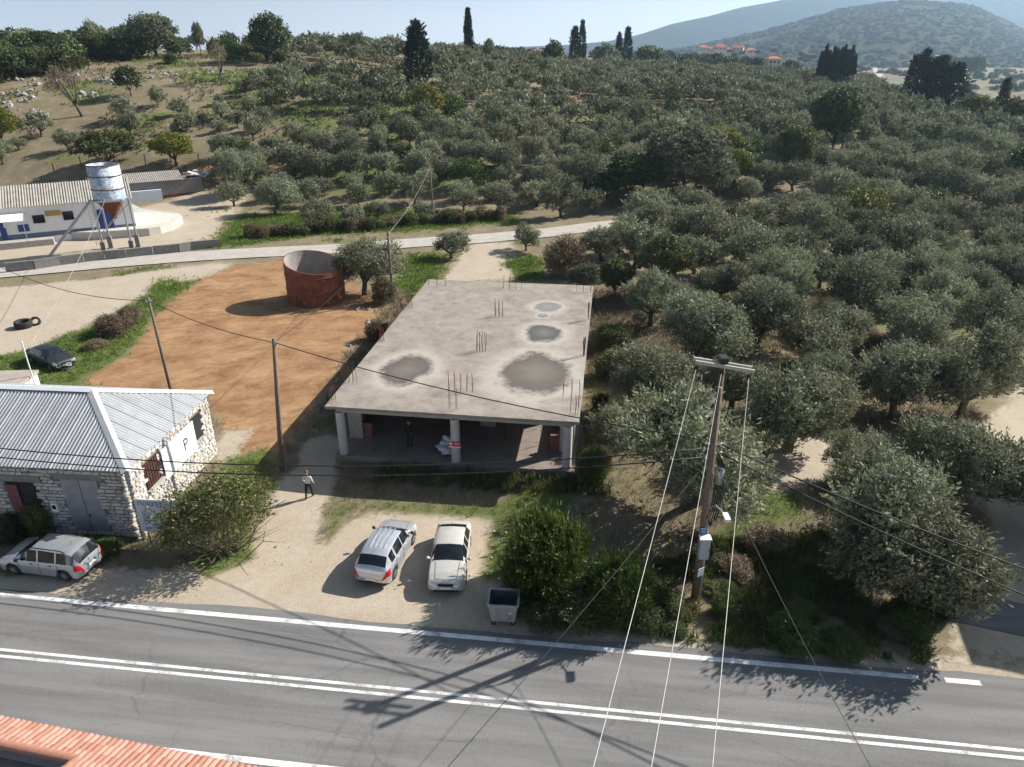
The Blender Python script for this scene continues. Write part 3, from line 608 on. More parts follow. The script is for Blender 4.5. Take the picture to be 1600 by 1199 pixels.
for sx in (0, 1):
    X = lambda x: x if sx == 0 else BW-x
    MB().box((X(.75), 2.6, 1.91), (.85, .3, 2.82)).build('shear_wall', M['concrete'], bld)
    for k, yy in enumerate((7.6, 12.6, 17.6, 22.6)): MB().box((X(.5), yy, 1.91), (.35, .6, 2.82)).build('column', M['concrete'], bld)
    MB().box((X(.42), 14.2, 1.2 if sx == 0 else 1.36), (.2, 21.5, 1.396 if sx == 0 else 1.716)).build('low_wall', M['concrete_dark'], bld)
    yw = (9.0, 25.0) if sx else (5.2, 25.0)
    MB().box((X(.44), sum(yw)/2, 2.6), (.16, yw[1]-yw[0], 1.43)).build('upper_wall', M['concrete'], bld)
    bk = MB().box((0, 0, 0), (.27, .19, .085)).mesh('brick', M['brick'])
    for r in range(11):
        for c in range(2): new('brick', bk, bld, (X(1.32+c*.285+(.06 if r % 2 else 0)), 2.62+.01*random.random(), .545+r*.095), (0, 0, random.uniform(-.03, .03)))
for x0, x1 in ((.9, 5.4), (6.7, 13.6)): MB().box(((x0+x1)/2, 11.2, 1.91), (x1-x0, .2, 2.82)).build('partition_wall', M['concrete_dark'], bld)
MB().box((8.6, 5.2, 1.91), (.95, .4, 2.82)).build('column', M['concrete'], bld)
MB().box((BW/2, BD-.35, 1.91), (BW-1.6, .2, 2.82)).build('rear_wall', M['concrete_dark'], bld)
rbm = MB().tube([(0, 0, -.02), (.01, 0, .7), (.0, .015, 1.0)], .013, 6).mesh('rebar', M['rust']); rb2 = MB().tube([(0, 0, -.02), (0, .01, 1.0)], .022, 6).mesh('rebar', M['rust'])
for (u, v, n, w, h, fat) in ((683, 447, 6, 1.5, 1.15, 0), (801, 452, 7, 1.6, 1.2, 0), (917, 457, 7, 1.7, 1.1, 0), (780, 494, 6, .55, 1.3, 1), (752, 548, 8, .6, 1.35, 1), (924, 500, 8, .3, 1.3, 1), (915, 556, 8, .3, 1.3, 1),
                             (720, 611, 10, 1.45, 1.2, 0), (708, 638, 4, .4, 1.25, 0), (893, 621, 6, 1.0, 1.15, 0), (899, 647, 6, .6, 1.2, 0), (549, 599, 7, .8, 1.1, 0), (521, 627, 5, .4, 1.1, 0), (597, 533, 7, .4, 1.1, 0), (641, 481, 7, .45, 1.1, 0)):
    q = bl_(u, v, 3.9)
    for i in range(n):
        f = (i//2)/max(1, (n-1)//2); x = min(max(q.x+(f-.5)*w, .12), BW-.12); y = q.y+(.12 if i % 2 else -.12)
        new('rebar', rb2 if fat and i % 2 == 0 else rbm, bld, (x, min(max(y, .1), BD-.1), 3.9), (random.uniform(-.06, .06), random.uniform(-.06, .06), 0), (1, 1, h*random.uniform(.85, 1.05)))
sg = MB().box((0, 0, 0), (.72, .025, .36)).build('estate_sign', simple('sign_red', (.62, .02, .035), .5, 0, .05), None); p = BM @ Vector((7.45, .33, 1.75)); sg.location = p; sg.rotation_euler = (0, 0, BRZ)
tag(sg, 'red and white estate sign fixed on the middle round column', 'sign')
MB().box((0, -.016, -.15), (.72, .006, .08)).build('white_strip', M['white'], sg)
MB().lathe([(0, 0), (.1, 0), (.1, .006), (0, .006)], 16, (-.22, -.013, .05), Matrix.Rotation(rad(90), 4, 'X')).build('emblem', M['white'], sg)
def text(parent, name, s, size, loc, rot, mat, ex=.004, align='LEFT'):
    cu = bpy.data.curves.new(name, 'FONT'); cu.body = s; cu.size = size; cu.extrude = ex; cu.align_x = align
    o = bpy.data.objects.new(name, cu); COL.objects.link(o); dg = bpy.context.evaluated_depsgraph_get(); me = bpy.data.meshes.new_from_object(o.evaluated_get(dg))
    bpy.data.objects.remove(o); me.materials.clear(); me.materials.append(mat); return new(name, me, parent, loc, rot)
for i, (zz, ww) in enumerate(((.1, .34), (.03, .3))): MB().box((.14, -.014, zz), (ww, .004, .028)).build('print_line', M['white'], sg)
# wire mesh fence across the open bay
fx = thing('wire_fence', 'see-through wire mesh fence standing inside the open bay', 'fence', BM @ Vector((0, 3.4, .5)), BRZ)
fm = MB()
for i in range(64): fm.box((1.9+i*.17, 0, 1.05), (.006, .006, 2.1))
for k in range(13): fm.box((7.25, .006, .03+k*.17), (10.8, .006, .006))
fm.build('mesh_panel', M['rust'], fx)
for xx in (1.9, 4.6, 7.2, 9.9, 12.65): MB().tube([(xx, .04, 0), (xx, .04, 2.2)], .025, 6).build('post', M['rust'], fx)
# rubbish bag behind the middle column
rng = np.random.default_rng(9)
def lump(name, mat, r, sq, seed, n=14, amp=.25):
    mb = MB(); rng = np.random.default_rng(seed); prof = [(math.sin(math.pi*(i+.02)/(n*1.0+.04)), -math.cos(math.pi*(i+.02)/(n+.04))) for i in range(n+1)]
    mb.lathe(prof, 18); V = np.array(mb.v); s = 1+amp*(vnoise(V[:, 0]*2+seed, V[:, 1]*2+V[:, 2]*3, .7, seed)*2)
    V = V*s[:, None]*np.array([r, r, r*sq]); V[:, 2] -= V[:, 2].min(); mb.v = [tuple(v) for v in V]; return mb.mesh(name, mat, True)
q = BM @ Vector((6.75, 1.5, .5)); rbag = thing('plastic_sheet', 'crumpled white plastic sheeting lying beside the middle column', 'rubbish', q, .4)
M['plastic'] = simple('white_plastic', (.62, .66, .72), .4, 0, .12, 5)
new('sheet', lump('sheet', M['plastic'], .62, .42, 3, amp=.5), rbag); new('sheet', lump('sheet', M['plastic'], .4, .8, 5, amp=.5), rbag, (.15, .3, .1))
q = BM @ Vector((3.6, 1.6, .502))
# ------------------------------------------------------------------ stone house with metal hip roof
SH = P(226, 847, 0); SHZ = -.083; sh = thing('stone_house', 'old rubble stone house with corrugated metal hip roof by the road', 'house', SH, SHZ)
SMI = (Matrix.Translation(SH) @ Matrix.Rotation(SHZ, 4, 'Z')).inverted(); sD = 8.6; sL = 14.0; sE = 4.22; sRz = 6.3; ax_ = -3.95
M['mortar'] = simple('mortar', (.22, .2, .175), .95, 0, .25, 5, .4)
M['stone'] = simple('limestone', (.52, .495, .455), .9, 0, .16, 3, .35, world=True); M['stone2'] = simple('grey_limestone', (.38, .37, .35), .9, 0, .2, 3, .35, world=True); M['stone3'] = simple('tan_limestone', (.48, .41, .33), .9, 0, .16, 3, .35, world=True)
wl = MB().prism([(-sL, .3), (-.3, .3), (-.3, sD-.3), (-sL, sD-.3)], -.3, sE-.02); wl.build('wall', M['mortar'], sh)
fmb = MB(); holes_f = []
def fx_(u, v, z): return (SMI @ P(u, v, z)).x
w1 = (fx_(22, 790, 1.6), fx_(72, 790, 1.6)); w2 = (fx_(117, 800, 1.2), fx_(176, 800, 1.2))
holes_f = [(w1[0], w1[1], .2, 3.1), (w2[0], w2[1], .35, 3.35)]
def stone_shape(seed):
    r = np.random.default_rng(seed); j = lambda s=.07: r.uniform(-s, s); mb = MB()
    b = [(-.5+j(), -.5+j()), (.5+j(), -.5+j()), (.5+j(), .5+j()), (-.5+j(), .5+j())]; vs = [(x, .5, z) for x, z in b]+[(x, -.25, z) for x, z in b]+[(x*.8+j(.05), -.5+j(.08), z*.76+j(.05)) for x, z in b]
    fs = [(i, (i+1) % 4, 4+(i+1) % 4, 4+i) for i in range(4)]+[(4+i, 4+(i+1) % 4, 8+(i+1) % 4, 8+i) for i in range(4)]+[(8, 9, 10, 11)]
    mb.add(vs, [f for f in fs]); return mb
STN = [[stone_shape(k).mesh('stone', M[mm]) for k in range(5)] for mm in ('stone', 'stone2', 'stone3')]; STB = [stone_shape(k) for k in range(5)]
rest = [MB(), MB(), MB()]; cnt = [0]
def stones(x0, x1, z0, z1, holes, M4, sw, shh, vis, lim):
    z = z0; row = 0
    while z < z1-.08:
        h = min(shh*random.uniform(.8, 1.25), z1-z); x = x0+random.uniform(-.2, 0)
        while x < x1-.05:
            w = sw*random.uniform(.55, 1.5); w = min(w, x1-x+.02); cx, cz = x+w/2, z+h/2
            if not any(a-.05 < cx < b+.05 and c-.05 < cz < d+.05 for a, b, c, d in holes):
                mi = random.choice((0, 0, 0, 1, 2)); k = random.randrange(5)
                T = M4 @ Matrix.Translation((cx, -.045, cz)) @ Matrix.Rotation(random.uniform(-.08, .08), 4, 'Y') @ Matrix.Diagonal((max(w-.04, .05), .12+random.uniform(0, .04), max(h-.04, .05), 1))
                if vis(cx, cz) and cnt[0] < lim:
                    o = new('stone', STN[mi][k], sh); o.matrix_local = T; cnt[0] += 1
                else: rest[mi].add([T @ Vector(p) for p in STB[k].v], STB[k].f)
            x += w
        z += h
F4 = Matrix.Translation((0, .3, 0)); R4 = Matrix.Translation((-.3, 0, 0)) @ Matrix.Rotation(rad(90), 4, 'Z')
stones(-sL, 0, .1, sE-.12, holes_f+[(w1[0]-.3, w1[1]+.3, 3.1, 3.5), (w2[0]-.3, w2[1]+.3, 3.35, 3.7)], F4, .38, .2, lambda x, z: x > -6.8, 170)
hr = [(1.65, 2.8, 2.0, 3.5), (6.55, 7.5, 2.0, 3.5)]
stones(0, sD, .1, sE-.12, hr, R4, .36, .19, lambda x, z: z > 1.0, 299)
for k, r_ in enumerate(rest):
    o = r_.build('stone', M[('stone', 'stone2', 'stone3')[k]], sh); o['kind'] = 'stuff'
# openings
M['steel'] = simple('grey_steel_door', (.30, .30, .31), .55, .1, .15, 2); M['pinkwood'] = simple('faded_red_shutter', (.17, .065, .07), .8, 0, .2, 6)
for (a, b, c, d), kind in zip(holes_f, 'wd'):
    MB().box(((a+b)/2, .28, d+.19), (b-a+.6, .12, .36)).build('lintel', M['concrete_dark'], sh)
    if kind == 'd':
        dd = MB().box(((a+b)/2, .26, (c+d)/2), (b-a, .06, d-c)).build('door', M['steel'], sh)
        MB().box(((a+b)/2, .225, (c+d)/2), (.02, .01, d-c)).build('seam', M['dark'], dd); MB().box(((a+b)/2+.12, .215, 1.3), (.05, .04, .14)).build('handle', M['black'], dd)
    else:
        MB().box(((a+b)/2, .285, (c+d)/2), (b-a, .02, d-c)).build('opening', M['dark'], sh); MB().box((a+.33, .2, (c+d)/2+.3), (.55, .05, d-c-.9)).build('shutter', M['pinkwood'], sh)
mbx = MB().box((w1[1]+.75, .16, 1.75), (.32, .2, .5)).build('meter_box', M['white'], sh); MB().box((w1[1]+.75, .055, 1.8), (.2, .01, .22)).build('window', M['glass'], mbx)
MB().tube([(w1[1]+.75, .2, 2.0), (w1[1]+.62, .2, 3.6), (w1[1]+.5, .2, 4.4)], .02, 6).build('conduit', M['metal'], sh)
wd = MB().box((-.24, 2.25, 2.75), (.05, 1.25, 1.45)).build('window', simple('brown_wood', (.075, .028, .018), .7, 0, .3, 8), sh)
for k in range(6): MB().tube([(-.2, 1.72+k*.21, 2.05), (-.2, 1.72+k*.21, 3.45)], .012, 5).build('bar', M['black'], wd)
MB().box((-.2, 2.25, 1.93), (.3, 1.5, .12)).build('sill', M['concrete'], sh); MB().box((-.24, 7.05, 2.75), (.05, .9, 1.45)).build('window', M['dark'], sh)
# roof
ov = .14; yb = sD+ov; y0 = -ov; A0 = Vector((ax_, sD/2, sRz)); slope = (sRz-sE)/(sD/2+ov)
M['roofmetal'] = simple('corrugated_metal', (.47, .475, .48), .45, .35, .10, 1.4)
ey = Vector((0, sD/2+ov, sRz-sE)); Lf = ey.length; eyn = ey/Lf; en = Vector((0, -eyn.z, eyn.y)); run = ov-ax_
corr(sh, 'roof_sheet', (0, y0, sE), (1, 0, 0), eyn, en, -sL-ov, ov, lambda s: 0, lambda s: Lf*min(1, max(.003, (ov-s)/run)), .19, .036, M['roofmetal'], .95)
corr(sh, 'roof_sheet', (0, yb, sE), (1, 0, 0), (0, -eyn.y, eyn.z), (0, eyn.z, eyn.y), -sL-ov, ov, lambda s: 0, lambda s: Lf*min(1, max(.003, (ov-s)/run)), .19, .036, M['roofmetal'], .95)
ex3 = Vector((-(ov-ax_), 0, sRz-sE)); L3 = ex3.length; e3 = ex3/L3; half = sD/2+ov
corr(sh, 'roof_sheet', (ov, y0, sE), (0, 1, 0), e3, (e3.z, 0, -e3.x), 0, 2*half, lambda s: 0, lambda s: L3*max(.003, 1-abs(s-half)/half), .19, .036, M['roofmetal'], .95)
M['flash'] = simple('grey_flashing', (.46, .465, .47), .55, .15, .08, 2); M['flashw'] = simple('white_flashing', (.74, .75, .75), .5, .1, .05, 2)
def flash(a, b, w, mat):
    a = Vector(a); b = Vector(b); d = (b-a).normalized(); s = d.cross(Vector((0, 0, 1))).normalized()*w; dn = Vector((0, 0, -w*.42)); mb = MB(); up = Vector((0, 0, .06))
    mb.add([a+s+dn+up, b+s+dn+up, b+up, a+up, a-s+dn+up, b-s+dn+up], [(0, 1, 2, 3), (3, 2, 5, 4)]); mb.build('ridge_flashing', mat, sh)
flash((ov, y0, sE), A0, .24, M['flash']); flash(A0, (ov, yb, sE), .28, M['flashw']); flash((-sL-ov, sD/2, sRz), A0+Vector((.1, 0, .012)), .26, M['flashw'])
# white poster board on the gable-side wall
pb = thing('wall_poster', 'white poster board with a dark letter P on the sunlit stone wall', 'poster', Matrix.Translation(SH) @ Matrix.Rotation(SHZ, 4, 'Z') @ Vector((-.1, 4.75, 2.6)), SHZ)
MB().box((0, 0, 0), (.04, 3.4, 1.75)).build('board', M['white'], pb); text(pb, 'lettering', 'P', 1.0, (.024, .35, -.35), (rad(90), 0, rad(90)), M['black'])
M['faint'] = simple('faint_pink_print', (.74, .66, .66), .8, 0, .05)
text(pb, 'lettering', 'o', .7, (.024, 1.0, -.2), (rad(90), 0, rad(90)), M['faint']); MB().box((.023, -.75, .1), (.004, .5, .55)).build('print_patch', simple('faint_grey_print', (.68, .69, .70), .8, 0, .05), pb)
# advert banner in front of the corner
SA = Matrix.Translation(SH) @ Matrix.Rotation(SHZ, 4, 'Z'); bn = thing('advert_banner', 'pale advertising panel for doors with Greek lettering at the house corner', 'sign', SA @ Vector((.15, -.15, 0)), SHZ)
M['banner'] = simple('banner_white', (.60, .64, .72), .6, 0, .06, 2); M['ink'] = simple('dark_blue_ink', (.05, .06, .12), .7)
MB().box((1.75, 0, 1.75), (3.5, .05, 1.9)).build('panel', M['banner'], bn)
for xx in (.25, 1.9, 3.3): MB().box((xx, .06, 1.2), (.05, .05, 2.5)).build('post', M['rust'], bn)
text(bn, 'lettering', 'ΠΟΡΤΕΣ - ΠΑΝ', .33, (.12, -.03, 2.33), (rad(90), 0, 0), M['ink']); text(bn, 'lettering', 'ΧΡΙΣΤΟ', .24, (.2, -.03, .92), (rad(90), 0, 0), M['ink'])
BI = simple('bronze_ink', (.28, .24, .17), .7)
for k in range(9): MB().box((1.0+.17*k, -.03, 1.75), (.11, .01, .34+.06*(k % 3))).build('print_block', BI, bn)
for k in range(4): MB().tube([(.28+.09*k, -.03, 1.35+.0*k), (.28+.09*k, -.03, 2.0-.1*k), (.75, -.03, 2.02-.1*k)], .016, 4).build('emblem', M['ink'], bn)
# ------------------------------------------------------------------ small flat-roofed annexe, thin mast
q = P(60, 578, 3.3); an = thing('flat_roof_annexe', 'small white flat-roofed outbuilding behind the stone house', 'outbuilding', (q.x, q.y, 0), .05)
MB().prism([(-9, -3.2), (-.1, -3.2), (-.1, -.1), (-9, -.1)], -.2, 3.1).build('wall', M['white'], an); MB().prism([(-9.1, -3.3), (0, -3.3), (0, 0), (-9.1, 0)], 3.1, 3.3).build('roof', simple('dusty_roof', (.36, .31, .26), .95, 0, .2, 2), an)
MB().box((-.07, -1.5, 2.4), (.1, .35, .5)).build('window', M['dark'], an)
q = P(51, 590, 3.2); tp = PY(51, 534, q.y); ms = MB().tube([(q.x, q.y, .0), (q.x, q.y, tp.z)], .045, 8).build('mast', M['white']); tag(ms, 'thin white mast rising behind the flat-roofed outbuilding', 'mast'); MAST_TOP = tp
# ------------------------------------------------------------------ warehouse, dock, silo, shed
Wc = P(213, 353, 1.0); Wl = P(0, 376, .8); WZ = math.atan2(Wc.y-Wl.y, Wc.x-Wl.x); WA = Matrix.Translation((Wc.x, Wc.y, 0)) @ Matrix.Rotation(WZ, 4, 'Z')
wh = thing('warehouse', 'long white warehouse with fibre-cement corrugated roof and blue doors', 'warehouse', (Wc.x, Wc.y, 0), WZ); wL, wD, wE, wR = 26, 8.5, 4.7, 6.6
wm = MB().prism([(-wL, 0), (0, 0), (0, wD), (-wL, wD)], -.3, wE); wm.add([(0, 0, wE), (0, wD, wE), (0, wD/2, wR-.05), (-wL, 0, wE), (-wL, wD, wE), (-wL, wD/2, wR-.05)], [(0, 1, 2), (3, 5, 4)]); wm.build('wall', M['white'], wh)
M['fibre'] = simple('fibre_cement', (.36, .33, .28), .9, 0, .22, 1.3, .1)
ey = Vector((0, wD/2+.3, wR-wE+.1)); Lw = ey.length; ey /= Lw
corr(wh, 'roof_sheet', (0, -.3, wE-.04), (1, 0, 0), ey, (0, -ey.z, ey.y), -wL-.2, .25, lambda s: 0, lambda s: Lw, .30, .055, M['fibre'], 1.2); corr(wh, 'roof_sheet', (0, wD+.3, wE-.04), (1, 0, 0), (0, -ey.y, ey.z), (0, ey.z, ey.y), -wL-.2, .25, lambda s: 0, lambda s: Lw, .30, .055, M['fibre'], 1.2)
WMI = WA.inverted()
def wx(u, v, z): return (WMI @ P(u, v, z)).x
MB().box((-wL/2, -.03, 1.05), (wL, .05, .55)).build('plinth', simple('grey_blue_band', (.13, .15, .2), .8, 0, .2), wh)
def wbox(u0, v0, u1, v1, mat, name, dep=.08):
    p0 = WMI @ PYw(u0, v0); p1 = WMI @ PYw(u1, v1); o = MB().box(((p0.x+p1.x)/2, -.04, (p0.z+p1.z)/2), (abs(p1.x-p0.x), dep, abs(p1.z-p0.z))).build(name, mat, wh); return o, p0, p1
nrm = Vector((-math.sin(WZ), math.cos(WZ), 0))
def PYw(u, v):
    d = Vector(ray(u, v)); o = Vector((0, 0, CAM_H)); t = (Vector((Wc.x, Wc.y, 0))-o).dot(nrm)/d.dot(nrm); return o+d*t
for r in ((50, 337, 71, 348), (97, 331, 116, 343)):
    o, p0, p1 = wbox(*r, M['glass'], 'window', .06); ww = abs(p1.x-p0.x); hh = abs(p1.z-p0.z)
    for k in range(4): MB().box(((p0.x+p1.x)/2-ww/2+ww*k/3, -.08, (p0.z+p1.z)/2), (.06, .05, hh)).build('mullion', M['black'], o)
wbox(69, 330, 96, 336, simple('ochre_panel', (.42, .29, .07), .8, 0, .1), 'sign_panel')
o, p0, p1 = wbox(27, 352, 47, 361, M['blue'], 'shutter', .16); MB().box(((p0.x+p1.x)/2, -.14, (p0.z+p1.z)/2), (.03, .02, .9)).build('seam', M['dark'], o)
o, p0, p1 = wbox(-4, 347, 14, 374, M['blue'], 'door', .1); 
for k in (-.45, .35): MB().box(((p0.x+p1.x)/2+k, -.1, 2.6), (.35, .03, .6)).build('pane', M['white'], o)
wbox(150, 328, 180, 356, M['blue'], 'door', .1)
aw = MB(); a0 = WMI @ PYw(-25, 333); a1 = WMI @ PYw(36, 331)
corr(wh, 'awning_sheet', (0, -2.2, 3.35), (1, 0, 0), (0, .96, .28), (0, -.28, .96), a0.x, a1.x, lambda s: 0, lambda s: 2.25, .2, .02, M['white'], 1.0)
for xx in (a0.x+.1, a1.x-.15): MB().tube([(xx, -2.1, .7), (xx, -2.1, 3.33)], .04, 6).build('awning_post', M['metal'], wh)
dk = [P(u, v, 1.0) for u, v in ((142, 363), (190, 360), (232, 357), (250, 354), (267, 349), (279, 343), (284, 337), (279, 333), (262, 331), (240, 329), (222, 326), (205, 318))]
dock = MB().prism([(p.x, p.y) for p in dk]+[tuple((WA @ Vector((-3, 1, 0)))[:2]), tuple((WA @ Vector((-9.5, 1, 0)))[:2])], -.3, 1.0).build('loading_dock', simple('pale_dock', (.50, .48, .42), .9, 0, .14, .6, .1, world=True)); tag(dock, 'curved pale concrete loading dock at the end of the warehouse', 'platform')
dk2 = MB().prism([tuple((WA @ Vector(p))[:2]) for p in ((-wL, -1.9, 0), (-9.6, -1.9, 0), (-9.6, .5, 0), (-wL, .5, 0))], -.3, .75).build('front_platform', M['concrete']); tag(dk2, 'low straight concrete platform under the warehouse awning', 'platform')
# retaining wall of cast panels beside the back road
rw = thing('retaining_wall', 'low grey concrete wall of cast panels along the back road', 'wall', (0, 0, 0)); us = [(10, 425), (55, 421), (93, 415), (132, 410), (165, 406), (198, 403), (240, 398), (280, 394), (300, 391), (345, 386)]
pts = [G(*q) for q in us]; rw.location = pts[0]
for a, b in zip(pts[:-1], pts[1:]):
    m_ = MB(); d = (b-a).normalized()*.03; m_.beam(a+d+Vector((0, 0, .45))-pts[0], b-d+Vector((0, 0, .45))-pts[0], .35, 1.1+random.uniform(-.04, .04)); m_.build('panel', M['concrete_dark'], rw)
# silo
sq = G(181, 397); si = thing('silo', 'rust-streaked white and pale blue steel silo on tall legs', 'silo', (sq.x, sq.y+1.6, 0), .25)
def silo_mat():
    m, t, b = nodes('silo_paint'); c = coords(t); n = noise(t, 1.2, 5, .6, c); n2 = noise(t, 4, 6, .7, c)
    a = ramp(t, n.outputs[0], [(.38, (.28, .43, .58)), (.62, (.64, .68, .72))]); r = ramp(t, n2.outputs[0], [(.52, (0, 0, 0)), (.62, (.85, .85, .85))])
    k = mix(t, r.outputs[0], a.outputs[0], (.16, .07, .035)); lk(t, k.outputs[0], b.inputs['Base Color']); b.inputs['Roughness'].default_value = .5; return m
M['silo'] = silo_mat()
MB().lathe([(1.75, 6.3), (1.75, 10.2), (1.7, 10.2), (1.7, 6.35)], 32).build('drum', M['silo'], si, True); MB().lathe([(1.72, 6.3), (.3, 4.2), (.3, 3.9)], 28).build('hopper', M['rust'], si, True)
for zz in (7.4, 8.9, 10.12): MB().lathe([(1.76, zz), (1.82, zz+.03), (1.82, zz+.1), (1.76, zz+.13)], 32).build('hoop', M['rust'], si, True)
for sx in (-1, 1):
    for sy in (-1, 1):
        MB().box((sx*1.55, sy*1.55, 3.9), (.18, .18, 4.9)).build('leg', M['metal'], si); MB().box((sx*1.55, sy*1.55, .6), (.5, .5, 1.8)).build('footing', M['concrete_dark'], si)
for sy in (-1, 1):
    MB().beam((-1.55, sy*1.6, 2.4), (1.55, sy*1.6, 5.4), .08, .08).build('brace', M['metal'], si); MB().beam((-1.6, sy*1.62, 6.2), (1.6, sy*1.62, 6.2), .18, .2).build('ring_beam', M['metal'], si); MB().beam((sy*1.62, -1.7, 6.2), (sy*1.62, 1.7, 6.2), .18, .196).build('ring_beam', M['metal'], si)
ld = MB()
for sx in (-.22, .22): ld.tube([(-2.1+sx, -1.2, 1), (-2.1+sx, -1.2, 6.4)], .03, 5)
for k in range(16): ld.box((-2.1, -1.2, 1.2+k*.33), (.44, .03, .03))
ld.build('ladder', M['metal'], si); cg = MB().tube([(-1.9, -.6, 6.3), (-7.2, -2.4, .4)], .16, 8).build('auger_pipe', M['metal'], si)
for (x, y) in ((.4, -.6), (1.5, .7)): MB().tube([(x, y, 9.9), (x, y, 11.2)], .05, 5).build('pipe_stub', M['rust'], si)
# shed behind the warehouse
s0 = G(185, 318); s1 = G(318, 299); sz = math.atan2(s1.y-s0.y, s1.x-s0.x); sl = (s1-s0).length
sd = thing('grey_shed', 'low grey rendered shed with a ragged corrugated roof edge behind the silo', 'shed', s0, sz)
MB().prism([(0, 0), (sl, 0), (sl, 4), (0, 4)], -.5, 2.9).build('wall', M['concrete_dark'], sd); MB().box((sl/2, -.05, .3), (sl, .08, .7)).build('stone_base', M['rust'], sd)
corr(sd, 'roof_sheet', (0, -.35, 2.95), (1, 0, 0), (0, .98, .2), (0, -.2, .98), -.3, sl-2.8, lambda s: 0, lambda s: 4.6, .3, .06, M['fibre'], 1.2)
q = G(213, 316); wb = MB().prism([(-2.4, -.9), (2.4, -.9), (2.4, .9), (-2.4, .9)], -.2, 1.7).build('white_tank', simple('pale_blue_box', (.62, .68, .74), .6, 0, .06, 2)); wb.location = (q.x+1.2, q.y+1.0, 0); wb.rotation_euler = (0, 0, sz); tag(wb, 'pale blue-white box tank between the warehouse end and the grey shed', 'tank')
rp_ = thing('rubble_heap', 'heap of broken pale boards on the end of the grey shed', 'rubble', s0+Vector((math.cos(sz)*(sl-1.3), math.sin(sz)*(sl-1.3)+1.8, 2.9)), sz)
for k in range(12): MB().box((random.uniform(-1.4, 1.4), random.uniform(-1.3, 1.3), .12+.07*k), (random.uniform(.8, 2.2), random.uniform(.3, .9), .06), M=Matrix.Rotation(random.uniform(-.5, .5), 4, 'X') @ Matrix.Rotation(random.uniform(0, 3), 4, 'Z')).build('board', M['white'] if k % 2 else M['concrete'], rp_)
# ------------------------------------------------------------------ rusty tank
tq = G(491, 474); tk = thing('rusty_tank', 'big open rusty steel tank with slanted rim on the orange yard', 'tank', (tq.x, tq.y+1.2, 0), 0)
def tank_mat():
    m, t, b = nodes('rusty_shell'); c = coords(t); n = noise(t, 1.4, 6, .65, c); n2 = noise(t, 3, 6, .7, c)
    a = ramp(t, n.outputs[0], [(.3, (.12, .035, .016)), (.55, (.22, .07, .032)), (.75, (.30, .12, .06))]); r = ramp(t, n2.outputs[0], [(.62, (0, 0, 0)), (.68, (.8, .8, .8))])
    k = mix(t, r.outputs[0], a.outputs[0], (.5, .42, .36)); lk(t, k.outputs[0], b.inputs['Base Color']); b.inputs['Roughness'].default_value = .75; return m
TM = tank_mat(); N = 48; R_ = 2.75
def rim(a): return 3.75+.6*math.cos(a-2.5)
def shell(r, za, zb, top=False):
    mb = MB()
    for j in range(N):
        a = 2*math.pi*j/N; mb.v += [(r*math.cos(a), r*math.sin(a), za), (r*math.cos(a), r*math.sin(a), rim(a) if top else zb)]
    for j in range(N): k = (j+1) % N; mb.f.append((2*j, 2*k, 2*k+1, 2*j+1))
    return mb
shell(R_+.02, -.1, 1.4).build('lower_course', TM, tk, True); shell(R_, 1.4, 2.8).build('middle_course', TM, tk, True); shell(R_+.02, 2.8, 4, True).build('upper_course', TM, tk, True)
ins = shell(R_-.06, -.05, 4, True); ins.f = [f[::-1] for f in ins.f]; ins.build('inside_face', simple('pale_inner_face', (.33, .29, .26), .8, 0, .2, 1.2), tk, True)
lip = MB()
for j in range(N):
    a = 2*math.pi*j/N; lip.v += [(r*math.cos(a), r*math.sin(a), rim(a)+.004) for r in (R_-.07, R_+.03)]
for j in range(N): k = (j+1) % N; lip.f.append((2*j, 2*j+1, 2*k+1, 2*k))
lip.build('rim', M['rust'], tk)
for zz in (1.4, 2.8): MB().lathe([(R_+.02, zz-.05), (R_+.06, zz-.03), (R_+.06, zz+.03), (R_+.02, zz+.05)], 48).build('weld_band', simple('pale_band', (.22, .10, .06), .8, 0, .5, 2), tk, True)
# ------------------------------------------------------------------ neighbour house right of the lane (casts the big shade), tiled roof below
nh = thing('roadside_house', 'plain rendered two-storey house beside the lane past the right edge', 'house', (28.5, 26.6, 0), -.278)
MB().prism([(0, 0), (12, 0), (12, 10.5), (0, 10.5)], -.3, 7.6).build('wall', M['white'], nh); MB().prism([(-.25, -.25), (12.2, -.25), (12.2, 10.75), (-.25, 10.75)], 7.6, 7.8).build('roof', M['concrete'], nh)
for zz in (1.9, 5.0):
    for yy in (2, 7): w_ = MB().box((-.02, yy, zz), (.08, 1.2, 1.3)).build('window', M['glass'], nh); MB().box((-.06, yy, zz-.7), (.14, 1.4, .08)).build('sill', M['concrete'], w_)
M['tile'] = simple('terracotta', (.42, .215, .15), .85, 0, .2, 9, .25)
for k, c in enumerate(((.36, .17, .115), (.47, .255, .185), (.41, .215, .155))): M['tile%d' % k] = simple('terracotta_%s' % 'abc'[k], c, .85, 0, .14, 7, .25)
E0 = P(-60, 1110, 3.6); E1 = P(372, 1196, 3.6); tz = math.atan2(E1.y-E0.y, E1.x-E0.x); tr = thing('tiled_roof', 'terracotta tiled roof of the house below the road at the lower left', 'roof', (E0.x, E0.y, 3.6), tz)
TL = (E1-E0).length+6
tm = MB(); nseg = 5; tl = .42; tw = .2
for i in range(2):
    for j in range(nseg+1):
        a = math.pi*j/nseg; w = (tw*.62, tw*.52)[i]; tm.v.append((-math.cos(a)*w*.95, -tl*i, math.sin(a)*w*.75))
for j in range(nseg): tm.f.append((j, j+1, nseg+2+j, nseg+1+j))
TMs = [tm.mesh('tile', M['tile%d' % k], True) for k in range(3)]; pit = rad(17); cols = int(TL/tw); left = 0
base_r = MB(); dn = -10*tw
def topd(x): return .95 if x < 5.05 else 5.0
rest_t = MB(); nt = 0
